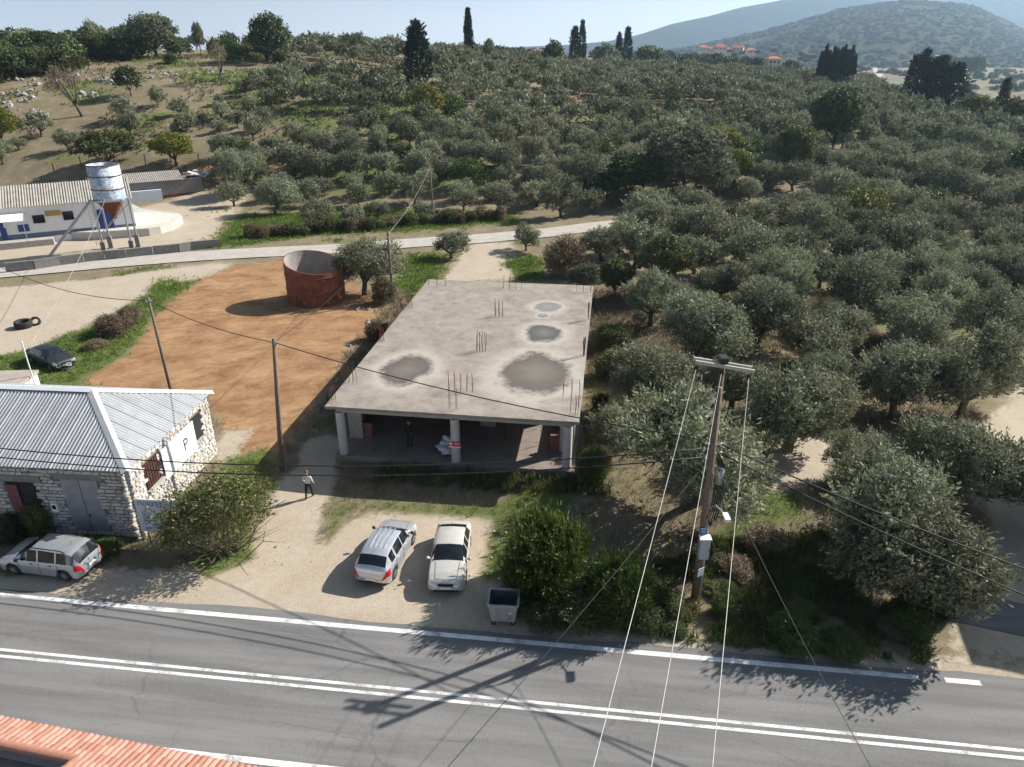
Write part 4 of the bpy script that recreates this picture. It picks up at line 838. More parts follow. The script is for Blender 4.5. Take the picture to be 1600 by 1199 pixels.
MB().add([(0, .02, -.03), (TL, .02, -.03), (TL, -5.2, 5.2*math.tan(pit)-.03), (5.1, -5.2, 5.2*math.tan(pit)-.03), (5.1, -1.0, 1.0*math.tan(pit)-.03), (0, -1.0, 1.0*math.tan(pit)-.03)], [(0, 1, 2, 3, 4, 5)]).build('roof_deck', M['tile'], tr)
for c in range(cols):
    x = (c+.5)*tw; nr = int(topd(x)/.36)+(1 if x < 5.05 else 0)
    for r in range(nr):
        d = .36*r; loc = (x+random.uniform(-.008, .008), -d*math.cos(pit), d*math.sin(pit)+.02+.012*random.random()); rot = (-pit+.035, 0, random.uniform(-.03, .03)); k = random.randrange(3)
        vis = x > 1.2 and d < 2.2 and (loc[0] < 12.5)
        if vis and nt < 290: new('tile', TMs[k], tr, loc, rot); nt += 1
        else:
            T = Matrix.Translation(loc) @ Matrix.Rotation(rot[0], 4, 'X'); rest_t.add([T @ Vector(p) for p in tm.v], tm.f)
o = rest_t.build('tile', M['tile'], tr, True); o['kind'] = 'stuff'
cap = MB(); 
for j in range(2):
    for i in range(7):
        a = math.pi*i/6; cap.v.append((.42*j, -math.cos(a)*(.16-.02*j), math.sin(a)*(.13-.015*j)))
for i in range(6): cap.f.append((i, i+7, i+8, i+1))
CM = cap.mesh('ridge_tile', M['tile0'], True); hz = .95*math.tan(pit)
for i in range(13): new('ridge_tile', CM, tr, (i*.39, -.98, hz+.03), (0, 0, 0))
for i in range(9): new('ridge_tile', CM, tr, (5.12, -1.0-i*.39, hz+.05+i*.39*math.tan(pit)), (0, -pit*.9, -rad(90)))
wl2 = MB().prism([(0, -.4), (TL, -.4), (TL, -7), (0, -7)], -3.7, -.12); wl2.build('wall', M['white'], tr)
MB().prism([(-.2, -1.15), (4.9, -1.15), (4.9, -6.5), (-.2, -6.5)], -.1, -.02).build('terrace', simple('mossy_terrace', (.20, .185, .15), .95, 0, .3, 2.5, .2), tr)
# ------------------------------------------------------------------ vehicles
def carpaint(name, col, metal=.55, rough=.32):
    m, t, b = nodes(name); c = coords(t); n = noise(t, 3, 5, .6, c); r = ramp(t, n.outputs[0], [(.3, tuple(x*.9 for x in col)), (.7, col)]); lk(t, r.outputs[0], b.inputs['Base Color'])
    b.inputs['Metallic'].default_value = metal; b.inputs['Roughness'].default_value = rough; b.inputs['Coat Weight'].default_value = .4; b.inputs['Coat Roughness'].default_value = .12; return m
M['red_lens'] = simple('red_lens', (.55, .012, .015), .2, 0, .1, 10); M['clear_lens'] = simple('clear_lens', (.62, .64, .66), .15, .2, .1, 10); M['rimm'] = simple('alloy', (.5, .5, .51), .4, .7, .1, 5); M['plate'] = simple('plate_white', (.75, .75, .75), .5, 0, .03)
def wheel_meshes(r, w):
    t = MB().lathe([(r*.62, -w/2), (r*.93, -w/2), (r, -w*.32), (r, w*.32), (r*.93, w/2), (r*.62, w/2)], 26, M=Matrix.Rotation(rad(90), 4, 'X'), closed=True).mesh('tyre', M['rubber'], True)
    rm = MB(); rm.lathe([(r*.66, -w*.46), (r*.62, -w*.4), (r*.6, 0)], 26, M=Matrix.Rotation(rad(90), 4, 'X'))
    for k in range(7):
        a = 2*math.pi*k/7; rm.beam((0, -w*.4, 0), (r*.64*math.cos(a), -w*.42, r*.64*math.sin(a)), .09*r/.31, .03)
    rm.lathe([(0, w*.42), (r*.16, w*.42), (r*.16, w*.3)], 14, M=Matrix.Rotation(rad(90), 4, 'X'))
    bk = MB().lathe([(0, 0), (r*.62, 0)], 20, M=Matrix.Rotation(rad(90), 4, 'X'))
    return t, rm.mesh('rim', M['rimm']), bk.mesh('hub', M['black'])
def car(name, label, loc, rz, paint, c):
    root = thing(name, label, 'car', loc, rz); L = c['L']; hw = c['hw']; xs = sorted(set(list(np.linspace(-L/2, L/2, 58))+[-L/2+.03, L/2-.03]+c['pillars']))
    xs = np.array(xs); K = len(xs); top = np.interp(xs, *zip(*c['top'])); belt = np.interp(xs, *zip(*c['belt'])); zb = np.interp(xs, [-L/2, -L/2+.25, L/2-.3, L/2], [.36, .22, .2, .32])
    e = np.clip(1-np.abs(xs)/(L/2), 0, 1); w = hw*(1-.30*(1-np.clip(e/.13, 0, 1))**2-.05*(1-np.clip(e/.45, 0, 1))**2)
    g0, g1 = c['green']; gh = ((xs > g0) & (xs < g1)); wt = np.interp(xs, [g0-.01, g0+.35, g1-.6, g1+.01], [w.mean()*.80, hw*.74, hw*.73, hw*.84]); wt = np.where(gh, wt, w*.88)
    bz = np.minimum(belt, top-.05); r = c['wr']; NP = 9; V = []
    for i in range(K):
        arch = 0
        for xw in c['wheels']:
            dx = abs(xs[i]-xw); R2 = r+.065
            if dx < R2: arch = max(arch, r+math.sqrt(R2*R2-dx*dx))
        z1 = max(zb[i], arch); z3 = max((zb[i]+bz[i])/2+.04, z1+.03); W_i = w[i]
        tc = top[i]; rowz = [(0, zb[i]+.05), (W_i*.86, z1), (W_i*.985, z1+.02), (W_i*1.0, z3), (W_i*.985, max(bz[i]-.05, z3+.02)), (W_i*.945, max(bz[i], z3+.04)), (wt[i], tc-.055), (wt[i]*.86, tc-.015), (0, tc+.02)]
        if not gh[i]: rowz[6] = (W_i*.9, max(tc-.03, bz[i]+.01)); rowz[7] = (W_i*.7, tc-.005)
        V.append(rowz)
    verts = []; vid = {}
    for s in (1, -1):
        for i in range(K):
            for k in range(NP):
                if s == -1 and k in (0, 8): vid[(s, i, k)] = vid[(1, i, k)]; continue
                vid[(s, i, k)] = len(verts); verts.append((xs[i], s*V[i][k][0], V[i][k][1]))
    groups = {}
    wt0, wt1 = c['screen']; rw0, rw1 = c['rear']
    for s in (1, -1):
        for i in range(K-1):
            xm = (xs[i]+xs[i+1])/2
            for k in range(NP-1):
                f = [vid[(s, i, k)], vid[(s, i+1, k)], vid[(s, i+1, k+1)], vid[(s, i, k+1)]]
                if s == -1: f = f[::-1]
                f = f[::-1] if False else f
                g = 'body'
                if k == 5 and c['side'][0] < xm < c['side'][1] and not any(abs(xm-p) < .05 for p in c['pillars']): g = 'side_window%d' % s
                elif k in (6, 7) and wt0 < xm < wt1: g = 'windscreen'
                elif k in (6, 7) and rw0 < xm < rw1: g = 'rear_window'
                elif k in (3, 4) and xm < -L/2+c.get('tl', .3): g = 'tail_lamp%d' % s
                elif k in (4, 5) and xm > L/2-.42 and xm < L/2-.06: g = 'headlamp%d' % s
                elif k in (1, 2) and c.get('trim') and k == 1: g = 'sill'
                groups.setdefault(g, []).append(tuple(f))
    groups['body'] += [tuple(vid[(1, 0, k)] for k in range(NP))+tuple(vid[(-1, 0, k)] for k in range(NP-2, 0, -1)), tuple(vid[(1, K-1, k)] for k in range(NP-1, -1, -1))+tuple(vid[(-1, K-1, k)] for k in range(1, NP-1))]
    mm = {'body': paint, 'sill': M['black'], 'windscreen': M['glass'], 'rear_window': M['glass']}
    body = None
    for g in sorted(groups):
        fs = groups[g]; used = sorted({i for f in fs for i in f}); mp = {a: b for b, a in enumerate(used)}; mb = MB(); mb.v = [verts[i] for i in used]; mb.f = [tuple(mp[i] for i in f) for f in fs]
        nm = g.rstrip('-1'); mat = mm.get(g) or (M['glass'] if 'window' in g else M['red_lens'] if 'tail' in g else M['clear_lens'])
        o = mb.build(nm, mat, root, True)
        if g == 'body': o.data.set_sharp_from_angle(angle=rad(38))
    ty, rm, hb = wheel_meshes(r, .2)
    for xw in c['wheels']:
        for s in (1, -1):
            wo = new('wheel', ty, root, (xw, s*(hw-.12), r), (0, 0, 0 if s == -1 else math.pi)); new('rim', rm, wo); new('hub', hb, wo)
    ar = MB()
    for xw in c['wheels']: ar.box((xw, 0, r+.12), (2*r+.1, hw*1.55, r*1.2))
    ar.build('wheel_well', M['black'], root)
    for s in (1, -1):
        mp_ = MB(); x0 = c['mirror']; mp_.lathe([(0, -.07), (.07, -.05), (.085, 0), (.07, .06), (0, .07)], 10, (x0, s*(hw+.1), belt.max()+.03)); mp_.beam((x0, s*hw*.92, belt.max()), (x0, s*(hw+.08), belt.max()+.02), .05, .04); mp_.build('mirror', c.get('mirmat', paint), root, True)
        for dx in c['handles']: MB().box((dx, s*(hw*.995+.008), .84), (.16, .03, .035)).build('door_handle', c.get('hmat', paint), root)
        for px in c['gaps']: MB().box((px, s*(hw*.992+.001), .6), (.012, .02, .62)).build('door_gap', M['black'], root)
    for sx, zz in ((-1, c.get('pzr', .62)), (1, .46)): MB().box((sx*(L/2+.008), 0, zz), (.02, .5, .11)).build('number_plate', M['plate'], root)
    MB().box((L/2-.01, 0, .62), (.03, .7, .14)).build('grille', M['black'], root)
    for sx in (-1, 1): MB().box((sx*(L/2-.03), 0, .33), (.1, hw*1.3, .09)).build('bumper_trim', M['black'], root)
    tz_ = lambda x: float(np.interp(x, *zip(*c['top'])))
    hx0, hx1 = c['screen'][1]+.06, L/2-.2
    for s in (1, -1): MB().tube([(x, s*hw*(.66-.1*(x-hx0)/(hx1-hx0)), tz_(x)+.012) for x in np.linspace(hx0, hx1, 6)], .007, 4).build('bonnet_gap', M['black'], root)
    MB().tube([(hx1, y*hw*.56, tz_(hx1)+.012) for y in np.linspace(-1, 1, 5)], .007, 4).build('bonnet_gap', M['black'], root)
    for s in (.1, -.45): MB().tube([(c['screen'][1]-.02, s, tz_(c['screen'][1])+.045), (c['screen'][1]-.32, s+.42, tz_(c['screen'][1]-.32)+.035)], .009, 4).build('wiper', M['black'], root)
    MB().tube([(-L/2-.004, y*hw*.6, .5) for y in np.linspace(-1, 1, 5)], .008, 4).build('tailgate_gap', M['black'], root)
    if c.get('rails'):
        for s in (1, -1): MB().tube([(-1.5, s*hw*.7, 1.46), (-1.3, s*hw*.71, 1.56), (.2, s*hw*.7, 1.56), (.4, s*hw*.69, 1.49)], .025, 6).build('roof_rail', M['black'], root)
    if c.get('ribs'):
        for yy in (-.36, -.12, .12, .36): MB().box((-.35, yy, c['top'][5][1]+.022), (1.5, .035, .012)).build('roof_rib', paint, root)
    MB().tube([(c.get('ant', -1.3), 0, 1.48), (c.get('ant', -1.3)-.12, 0, 1.68)], .01, 5).build('aerial', M['black'], root)
    return root
HATCH = dict(L=4.3, hw=.89, wr=.33, wheels=[-1.28, 1.33], top=[(-2.15, .62), (-2.1, .88), (-1.98, 1.06), (-1.62, 1.42), (-1.2, 1.53), (-.3, 1.57), (.35, 1.5), (1.1, 1.06), (1.75, .94), (2.05, .78), (2.15, .6)], belt=[(-2.15, .56), (-2.0, .95), (-1.5, 1.04), (1.0, .94), (2.15, .6)],
    green=(-1.95, 1.15), screen=(.38, 1.08), rear=(-1.96, -1.55), side=(-1.45, .75), pillars=[-.95, -.1], mirror=.85, handles=[-.72, .25], gaps=[-1.0, -.1, .95], tl=.34, ribs=True, mirmat=M['black'], pzr=.5)
SEDAN = dict(L=4.5, hw=.87, wr=.31, wheels=[-1.32, 1.28], top=[(-2.25, .6), (-2.2, .95), (-2.05, 1.03), (-1.75, 1.08), (-1.1, 1.38), (-.5, 1.45), (.25, 1.42), (1.0, 1.02), (1.7, .92), (2.1, .78), (2.25, .58)], belt=[(-2.25, .55), (-2.1, .9), (-1.5, .96), (1.0, .9), (2.25, .58)],
    green=(-1.75, 1.05), screen=(.28, .98), rear=(-1.72, -1.12), side=(-1.4, .75), pillars=[-.5, .05], mirror=.8, handles=[-.62, .3], gaps=[-1.0, -.12, .92], tl=.25, ant=-.95)
WAGON = dict(L=4.5, hw=.88, wr=.31, wheels=[-1.33, 1.35], top=[(-2.25, .6), (-2.22, .9), (-2.15, 1.05), (-1.85, 1.42), (-1.6, 1.49), (-.3, 1.53), (.3, 1.5), (1.15, 1.05), (1.8, .9), (2.12, .74), (2.25, .58)], belt=[(-2.25, .55), (-2.15, .95), (-1.7, .98), (1.05, .92), (2.25, .58)],
    green=(-2.13, 1.2), screen=(.32, 1.12), rear=(-2.14, -1.82), side=(-1.95, .85), pillars=[-1.05, -.1], mirror=.9, handles=[-.75, .22], gaps=[-1.1, -.14, .95], tl=.28, rails=True, hmat=M['black'], mirmat=M['black'])
SIL = carpaint('silver_paint', (.62, .63, .65)); BEI = carpaint('beige_white_paint', (.66, .63, .56), .25, .3); SIL2 = carpaint('grey_silver_paint', (.52, .53, .55))
rr = P(580, 919, 0); hd = rad(90-12); car('hatchback', 'silver hatchback with red tail lamps parked on gravel, its rear to the road', (rr.x+math.cos(hd)*2.15, rr.y+math.sin(hd)*2.15, 0), hd, SIL, HATCH)
rr = P(697, 931, 0); hd = rad(-91.5); car('sedan', 'cream-white sedan parked on gravel with its bonnet toward the road', (rr.x-math.cos(hd)*2.2, rr.y-math.sin(hd)*2.2, 0), hd, BEI, SEDAN)
pa = P(36, 892, 0); pbk = P(97, 906, 0); hd = math.atan2(pa.y-pbk.y, pa.x-pbk.x); mc = (pa+pbk)/2+Vector((math.sin(hd)*-.86, math.cos(hd)*.86, 0))*-1; mc = (pa+pbk)/2+Vector((.2, .62, 0)); hd = rad(170); car('estate_car', 'silver estate car with roof rails parked beside the stone house', (mc.x, mc.y, 0), hd, SIL2, WAGON)
BLK = carpaint('dusty_black_paint', (.03, .03, .034), .2, .45); q = P(82, 568, 0); wk = car('wrecked_car', 'derelict black car with its front smashed, left on the grass', (q.x, q.y, float(gz(q.x, q.y))-.05), rad(-32), BLK, dict(SEDAN, ribs=False))
for k in range(9): MB().box((2.2+random.uniform(-.15, .3), random.uniform(-.7, .7), random.uniform(.15, .7)), (random.uniform(.2, .5), random.uniform(.1, .5), .03), M=Matrix.Rotation(random.uniform(-1, 1), 4, 'Y') @ Matrix.Rotation(random.uniform(0, 3), 4, 'Z')).build('torn_panel', (M['rimm'], BLK, M['metal'])[k % 3], wk)
# ------------------------------------------------------------------ rubbish container
q = P(787, 977, 0); du = thing('dumpster', 'open galvanised wheeled rubbish container standing at the road edge', 'dumpster', (q.x, q.y+.35, 0), -.06)
def taper(mb, z0, z1, a0, b0, a1, b1, inner=False):
    vs = [(-a0, -b0, z0), (a0, -b0, z0), (a0, b0, z0), (-a0, b0, z0), (-a1, -b1, z1), (a1, -b1, z1), (a1, b1, z1), (-a1, b1, z1)]; fs = [(0, 1, 5, 4), (1, 2, 6, 5), (2, 3, 7, 6), (3, 0, 4, 7), (0, 3, 2, 1)]
    mb.add(vs, [f[::-1] for f in fs] if inner else fs)
M['galv'] = simple('weathered_zinc', (.36, .37, .36), .6, .35, .25, 3.5); hb_ = MB(); taper(hb_, .25, 1.2, .5, .4, .62, .5); hb_.build('hopper', M['galv'], du); ib = MB(); taper(ib, .3, 1.2, .47, .37, .59, .47, True); ib.build('inside', simple('soiled_zinc', (.12, .115, .105), .8, .1, .4, 5), du)
for a, b, c_, d in ((-.64, -.52, .64, -.52), (-.64, .52, .64, .52)): MB().beam((a, b, 1.2), (c_, d, 1.2), .09, .07).build('rim', M['galv'], du)
for s in (-1, 1): MB().beam((s*.64, -.5, 1.205), (s*.64, .5, 1.205), .09, .07).build('rim', M['galv'], du)
for sx in (-1, 1):
    MB().tube([(sx*.6, 0, .95), (sx*.72, 0, .95)], .035, 8).build('lifting_trunnion', M['galv'], du)
    for sy in (-1, 1): wq = MB().lathe([(0, -.03), (.1, -.03), (.1, .03), (0, .03)], 14, (sx*.42, sy*.33, .1), Matrix.Rotation(rad(90), 4, 'X')).build('castor', M['rubber'], du); MB().box((sx*.42, sy*.33, .2), (.05, .09, .14)).build('fork', M['galv'], wq)
for xx in (-.25, .25): MB().box((xx, -.475, .7), (.04, .02, .8), M=Matrix.Rotation(rad(-6), 4, 'X')).build('pressed_rib', M['galv'], du)
MB().box((.3, -.485, .78), (.1, .012, .06), M=Matrix.Rotation(rad(-6), 4, 'X')).build('sticker', M['plate'], du)
# ------------------------------------------------------------------ people
M['skin'] = simple('skin', (.46, .27, .19), .6, 0, .06, 8); M['shirt'] = simple('white_shirt', (.62, .63, .64), .85, 0, .08, 9); M['trouser'] = simple('black_trousers', (.015, .015, .018), .85, 0, .2, 9); M['jacket'] = simple('black_jacket', (.012, .012, .014), .8, 0, .2, 9); M['hair'] = simple('dark_hair', (.03, .022, .016), .7, 0, .3, 20); M['greyhair'] = simple('grey_brown_hair', (.12, .09, .07), .7, 0, .3, 20); M['jeans'] = simple('dark_jeans', (.02, .022, .03), .85, 0, .2, 9)
def person(label, loc, rz, top, legs, hair, stride, arms):
    root = thing('person', label, 'person', loc, rz); J = {}; E = []; R = {}
    def j(n, p, r, par=None):
        J[n] = p; R[n] = r
        if par: E.append((par, n))
    j('pel', (0, 0, .95), .15); j('bel', (0, 0, 1.08), .145, 'pel'); j('chest', (0, .0, 1.3), .165, 'bel'); j('neck0', (0, -.01, 1.46), .085, 'chest'); j('neck1', (0, -.0, 1.52), .055, 'neck0'); j('hd', (0, .015, 1.6), .085, 'neck1'); j('hd2', (0, .01, 1.69), .095, 'hd'); j('hd3', (0, .0, 1.75), .06, 'hd2')
    for s, st in ((1, stride), (-1, -stride)):
        t = 'LR'[s < 0]
        j('hip'+t, (s*.095, 0, .88), .105, 'pel'); j('kn'+t, (s*.11, st*.45+.03, .49), .07, 'hip'+t); j('an'+t, (s*.115, st*.85-.03, .10), .048, 'kn'+t); j('ft'+t, (s*.12, st*.85+.04, .045), .045, 'an'+t); j('toe'+t, (s*.13, st*.85+.17, .035), .035, 'ft'+t)
        a = arms[0 if s > 0 else 1]
        j('sh'+t, (s*.185, -.01, 1.41), .068, 'chest'); el = (s*.245, a[0]*.4-.02, 1.14); wr = (s*(.25-a[2]), a[0]+a[1], 1.14-.25+a[1]*.5)
        j('el'+t, el, .046, 'sh'+t); j('wr'+t, wr, .032, 'el'+t); d = (Vector(wr)-Vector(el)).normalized(); pm = Vector(wr)+d*.07; j('pa'+t, tuple(pm), .036, 'wr'+t)
        sd = Vector((0, 1, 0)) if abs(d.y) < .8 else Vector((0, 0, 1))
        for k in range(4):
            b0 = pm+sd*(.027-.018*k)+d*.035; e0 = b0+d*(.035, .042, .04, .03)[k]; e1 = e0+d*.03+Vector((-s*.014, 0, 0)); j('f%d%s' % (k, t), tuple(b0), .0105, 'pa'+t); j('g%d%s' % (k, t), tuple(e0), .0095, 'f%d%s' % (k, t)); j('h%d%s' % (k, t), tuple(e1), .008, 'g%d%s' % (k, t))
        b0 = Vector(wr)+d*.04+sd*.035; j('t0'+t, tuple(b0), .0125, 'pa'+t); j('t1'+t, tuple(b0+d*.035+sd*.02), .0105, 't0'+t)
    names = list(J); ix = {n: i for i, n in enumerate(names)}; me = bpy.data.meshes.new('body'); me.from_pydata([J[n] for n in names], [(ix[a], ix[b]) for a, b in E], []); o = new('body', me, root)
    md = o.modifiers.new('skin', 'SKIN'); md.use_smooth_shade = True
    for n in names: v = me.skin_vertices[0].data[ix[n]]; v.radius = (R[n], R[n]*(.68 if n in ('chest', 'bel', 'pel') else 1)); v.use_root = n == 'pel'
    o.modifiers.new('sub', 'SUBSURF').levels = 2; o.modifiers['sub'].render_levels = 2
    dg = bpy.context.evaluated_depsgraph_get(); m2 = bpy.data.meshes.new_from_object(o.evaluated_get(dg)); o.modifiers.clear(); o.data = m2; m2.name = 'body'; m2.materials.clear()
    for k in (M['skin'], top, legs, M['black']): m2.materials.append(k)
    wrz = {s: Vector(J['wr'+s]) for s in 'LR'}
    for p in m2.polygons:
        c = p.center; k = 0
        if c.z < .085: k = 3
        elif c.z < .97 and abs(c.x) < .2: k = 2
        elif c.z < 1.475: k = 1
        for s in 'LR':
            if (Vector(c)-Vector(J['pa'+s])).length < .13 and abs(c.x) > .15 and (Vector(c)-Vector(J['el'+s])).length > .17: k = 0
        p.material_index = k; p.use_smooth = True
    hm = MB(); pr = [(.101*math.sin(math.pi*i/20), .101*math.cos(math.pi*i/20)*1.12) for i in range(0, 11)]; hm.lathe([(max(r, .001), z) for r, z in pr][::-1], 16, (0, -.012, 1.685)); hm.build('hair', hair, root, True)
    fm_ = MB(); fm_.lathe([(.0, -.012), (.012, -.004), (.012, .01), (0, .016)], 8, (0, .108, 1.63)); fm_.build('nose', M['skin'], root, True)
    for s in (-1, 1): MB().lathe([(0, -.008), (.011, 0), (0, .008)], 8, (s*.034, .092, 1.66)).build('eye', M['black'], root, True); MB().lathe([(0, -.03), (.016, -.01), (.018, .012), (0, .03)], 8, (s*.098, 0, 1.645)).build('ear', M['skin'], root, True)
    MB().box((0, .098, 1.592), (.045, .012, .01)).build('mouth', simple('lips', (.35, .14, .11), .6), root)
    return root
q = P(484, 778, 0); person('person in a white shirt and dark trousers walking up the dirt track', (q.x, q.y, float(gz(q.x, q.y))), rad(-8), M['shirt'], M['trouser'], M['greyhair'], .22, ((.12, .05, .0), (-.05, .18, .02)))
q = P(641, 697, .5); person('person dressed in black standing on the floor slab under the roof', (q.x, q.y, .5), rad(170), M['jacket'], M['jeans'], M['hair'], .05, ((.05, .18, .08), (.05, .18, .08)))
# ------------------------------------------------------------------ poles and lines
def catenary(a, b, sag, n=24): a = Vector(a); b = Vector(b); return [a.lerp(b, t)-Vector((0, 0, sag*4*t*(1-t))) for t in np.linspace(0, 1, n)]
def cable(a, b, sag, r, mat, label, n=24, name='cable', cat='cable', group=None):
    o = MB().tube(catenary(a, b, sag, n), r, 6).build(name, mat, None, True); return tag(o, label, cat, group)
b1 = P(1085, 935, 0); t1 = PY(1125, 606, b1.y+.05); b2 = P(1093, 904, 0); t2 = PY(1130, 562, b2.y)
pf = thing('utility_pole', 'front wooden utility pole carrying the grey meter cabinet and street lamp', 'utility pole', (b1.x, b1.y, float(gz(b1.x, b1.y))-.1)); T1 = t1-pf.location
MB().tube([(0, 0, -.3), T1*.5, T1], [.17, .14, .11], 12).build('shaft', M['wood_pole'], pf, True)
pz = lambda z: T1*(z/T1.z)
cb = MB().box(pz(3.15)+Vector((.05, -.32, 0)), (.42, .3, 1.0)).build('cabinet', simple('grey_cabinet', (.42, .45, .46), .5, .2, .06, 3), pf); MB().box(pz(3.15)+Vector((.22, -.475, 0)), (.03, .02, .12)).build('latch', M['black'], cb); MB().box(pz(3.7)+Vector((.05, -.32, 0)), (.5, .38, .05)).build('cover', M['white'], cb)
MB().box(pz(1.75)+Vector((.08, -.2, 0)), (.34, .02, .42), M=Matrix.Rotation(.5, 4, 'Z')).build('notice_plate', M['white'], pf); MB().box(pz(4.0)+Vector((-.05, -.2, 0)), (.2, .12, .2)).build('blue_box', simple('blue_box', (.08, .2, .4), .5), pf)
lm = MB().tube([pz(4.9), pz(5.3)+Vector((.3, -.4, .1)), pz(5.3)+Vector((.5, -.9, .05))], .03, 6).build('lamp_arm', M['metal'], pf); MB().box(pz(5.3)+Vector((.55, -1.12, .02)), (.22, .5, .12)).build('lamp_head', M['white'], lm); MB().box(pz(5.3)+Vector((.55, -1.12, -.055)), (.18, .42, .04)).build('lens', M['clear_lens'], lm)
tf = MB().lathe([(0, -.35), (.16, -.35), (.17, .3), (.1, .36), (0, .36)], 16, pz(6.6)+Vector((.42, -.05, 0))).build('surge_can', M['metal'], pf, True); MB().beam(pz(6.7), pz(6.7)+Vector((.42, -.05, 0)), .06, .06).build('bracket', M['metal'], tf)
for k, (dx, dz) in enumerate(((-.35, 7.9), (-.3, 8.2), (.3, 8.1), (.33, 7.7), (-.25, 7.5))): iq = MB().lathe([(0, -.07), (.05, -.06), (.03, -.02), (.055, .0), (.03, .04), (.05, .06), (0, .08)], 10, pz(dz)+Vector((dx, -.05, 0))).build('insulator', M['white'], pf, True); MB().beam(pz(dz-.02), pz(dz-.02)+Vector((dx, -.05, 0)), .035, .035).build('bracket', M['metal'], iq)
for k in range(5): MB().tube([pz(7.9)+Vector((.12, -.1, 0)), pz(7.2)+Vector((.5-.05*k, -.15, .1*k)), pz(6.0)+Vector((.62-.08*k, -.12, 0)), pz(4.6)+Vector((.5-.1*k, -.15, 0)), pz(4.2)+Vector((.2, -.2, 0))], .022, 6).build('loop_cable', M['cable_black'], pf, True)
for xx in (.19, .23): MB().tube([pz(.2)+Vector((xx, -.08, 0)), pz(4.3)+Vector((xx, -.08, 0))], .03, 6).build('conduit', M['metal'], pf)
for k in range(4): MB().lathe([(0, -.1), (.07, -.09), (.04, -.04), (.07, 0), (.04, .05), (.06, .09), (0, .1)], 10, pz(9.3+.28*k)+Vector((-.22-.03*(3-k), -.12, 0)), Matrix.Rotation(.5, 4, 'Y')).build('fuse_insulator', M['white'] if k % 2 else M['black'], pf, True)
pr_ = thing('utility_pole', 'rear taller wooden utility pole with the wide steel crossarm', 'utility pole', (b2.x, b2.y, float(gz(b2.x, b2.y))-.1)); T2 = t2-pr_.location
MB().tube([(0, 0, -.3), T2*.5, T2], [.17, .14, .11], 12).build('shaft', M['wood_pole'], pr_, True)
ca = PY(1085, 563, b2.y+.1)-pr_.location; cb_ = PY(1177, 578, b2.y-.4)-pr_.location
for dy in (-.17, .17): MB().beam(ca+Vector((0, dy, 0)), cb_+Vector((0, dy, 0)), .09, .14).build('crossarm', M['cable_light'], pr_)
MB().box(T2+Vector((0, 0, .02)), (.3, .5, .25)).build('crossarm_clamp', M['black'], pr_)
wdir = Vector((-6.05, -17.9, 0)); INS = []
for k, f in enumerate((.04, .47, .93)):
    p = ca.lerp(cb_, f)+Vector((-.06, -.28, -.22)); INS.append(p+pr_.location); MB().lathe([(0, -.12), (.1, -.1), (.05, -.05), (.12, -.02), (.05, .03), (.1, .07), (0, .12)], 12, p).build('insulator', M['black'], pr_, True)
for k, p in enumerate(INS):
    e = p+wdir*2.6+Vector((0, 0, .4)); tag(MB().tube(catenary(p, e, .25, 20), .009, 6).build('power_line', M['cable_light'], None, True), ('leftmost', 'middle', 'rightmost')[k]+' of three pale bare wires running down from the crossarm', 'power line', 'bare wires from the crossarm')
def attach(dx, z): return pf.location+pz(z)+Vector((dx, -.05, 0))
RDl = Vector((-RD.x, -RD.y, 0))
cable(attach(-.35, 7.9), attach(-.35, 7.9)+RDl*52+Vector((0, .5, -.3)), 2.35, .028, M['cable_black'], 'upper black cable along the road in front of the concrete building'); cable(attach(-.25, 7.5), attach(-.25, 7.5)+RDl*52+Vector((0, .5, -.35)), 2.45, .028, M['cable_black'], 'lower black cable along the road in front of the concrete building')
eR = P(1600, 868, 7.0); eS = P(1600, 908, 6.8); s_ = attach(.3, 8.1); cable(s_, s_+(eR-s_)*1.9, .5, .03, M['cable_black'], 'upper black cable running off right from the front pole'); s_ = attach(.33, 7.7); cable(s_, s_+(eS-s_)*1.9, .5, .03, M['cable_black'], 'lower black cable running off right from the front pole')
s_ = attach(-.3, 7.1); e_ = P(690, 1199, 5.6); cable(s_, s_+(e_-s_)*1.4, .3, .012, M['cable_black'], 'thin dark service wire crossing the road to lower left'); s_ = attach(.3, 7.0); e_ = P(1375, 1199, 5.2); cable(s_, s_+(e_-s_)*1.4, .5, .012, M['cable_black'], 'thin dark service wire crossing the road to lower right')
def small_pole(label, base, top, r=.11):
    o = thing('wooden_pole', label, 'utility pole', (base.x, base.y, base.z-.15)); T = Vector(top)-o.location
    MB().tube([(0, 0, -.2), T*.5, T], [r*1.15, r, r*.8], 10).build('shaft', M['wood_pole'], o, True); cl = MB().box(T-Vector((0, 0, .25)), (.3, .12, .1)).build('clamp', M['metal'], o); MB().lathe([(0, -.06), (.05, -.04), (.03, 0), (.05, .05), (0, .07)], 8, T-Vector((.18, 0, .22))).build('insulator', M['white'], cl, True); return Vector(top)
g = P(440, 738, 0); LP1 = small_pole('weathered wooden pole between the stone house and the concrete building', g, PY(428, 530, g.y), .13)
LP2 = small_pole('slim wooden pole standing on the orange yard behind the stone house', Vector((P(235, 465, 8).x, P(235, 465, 8).y, 0)), P(235, 465, 8)+Vector((-.15, 0, 0)), .1)
g = G(614, 472); LP3 = small_pole('wooden pole beside the rear left corner of the concrete building', g, PY(606, 362, g.y), .12); g = G(677, 346); LP4 = small_pole('distant wooden pole on the grass beyond the back road', g, PY(672, 258, g.y), .11)
cable(attach(-.3, 8.3), LP1-Vector((0, 0, .2)), .45, .025, M['cable_black'], 'black cable crossing above the roof slab to the left pole'); cable(LP1-Vector((0, 0, .2)), LP2-Vector((0, 0, .2)), .35, .022, M['cable_black'], 'black cable over the orange yard between two wooden poles')
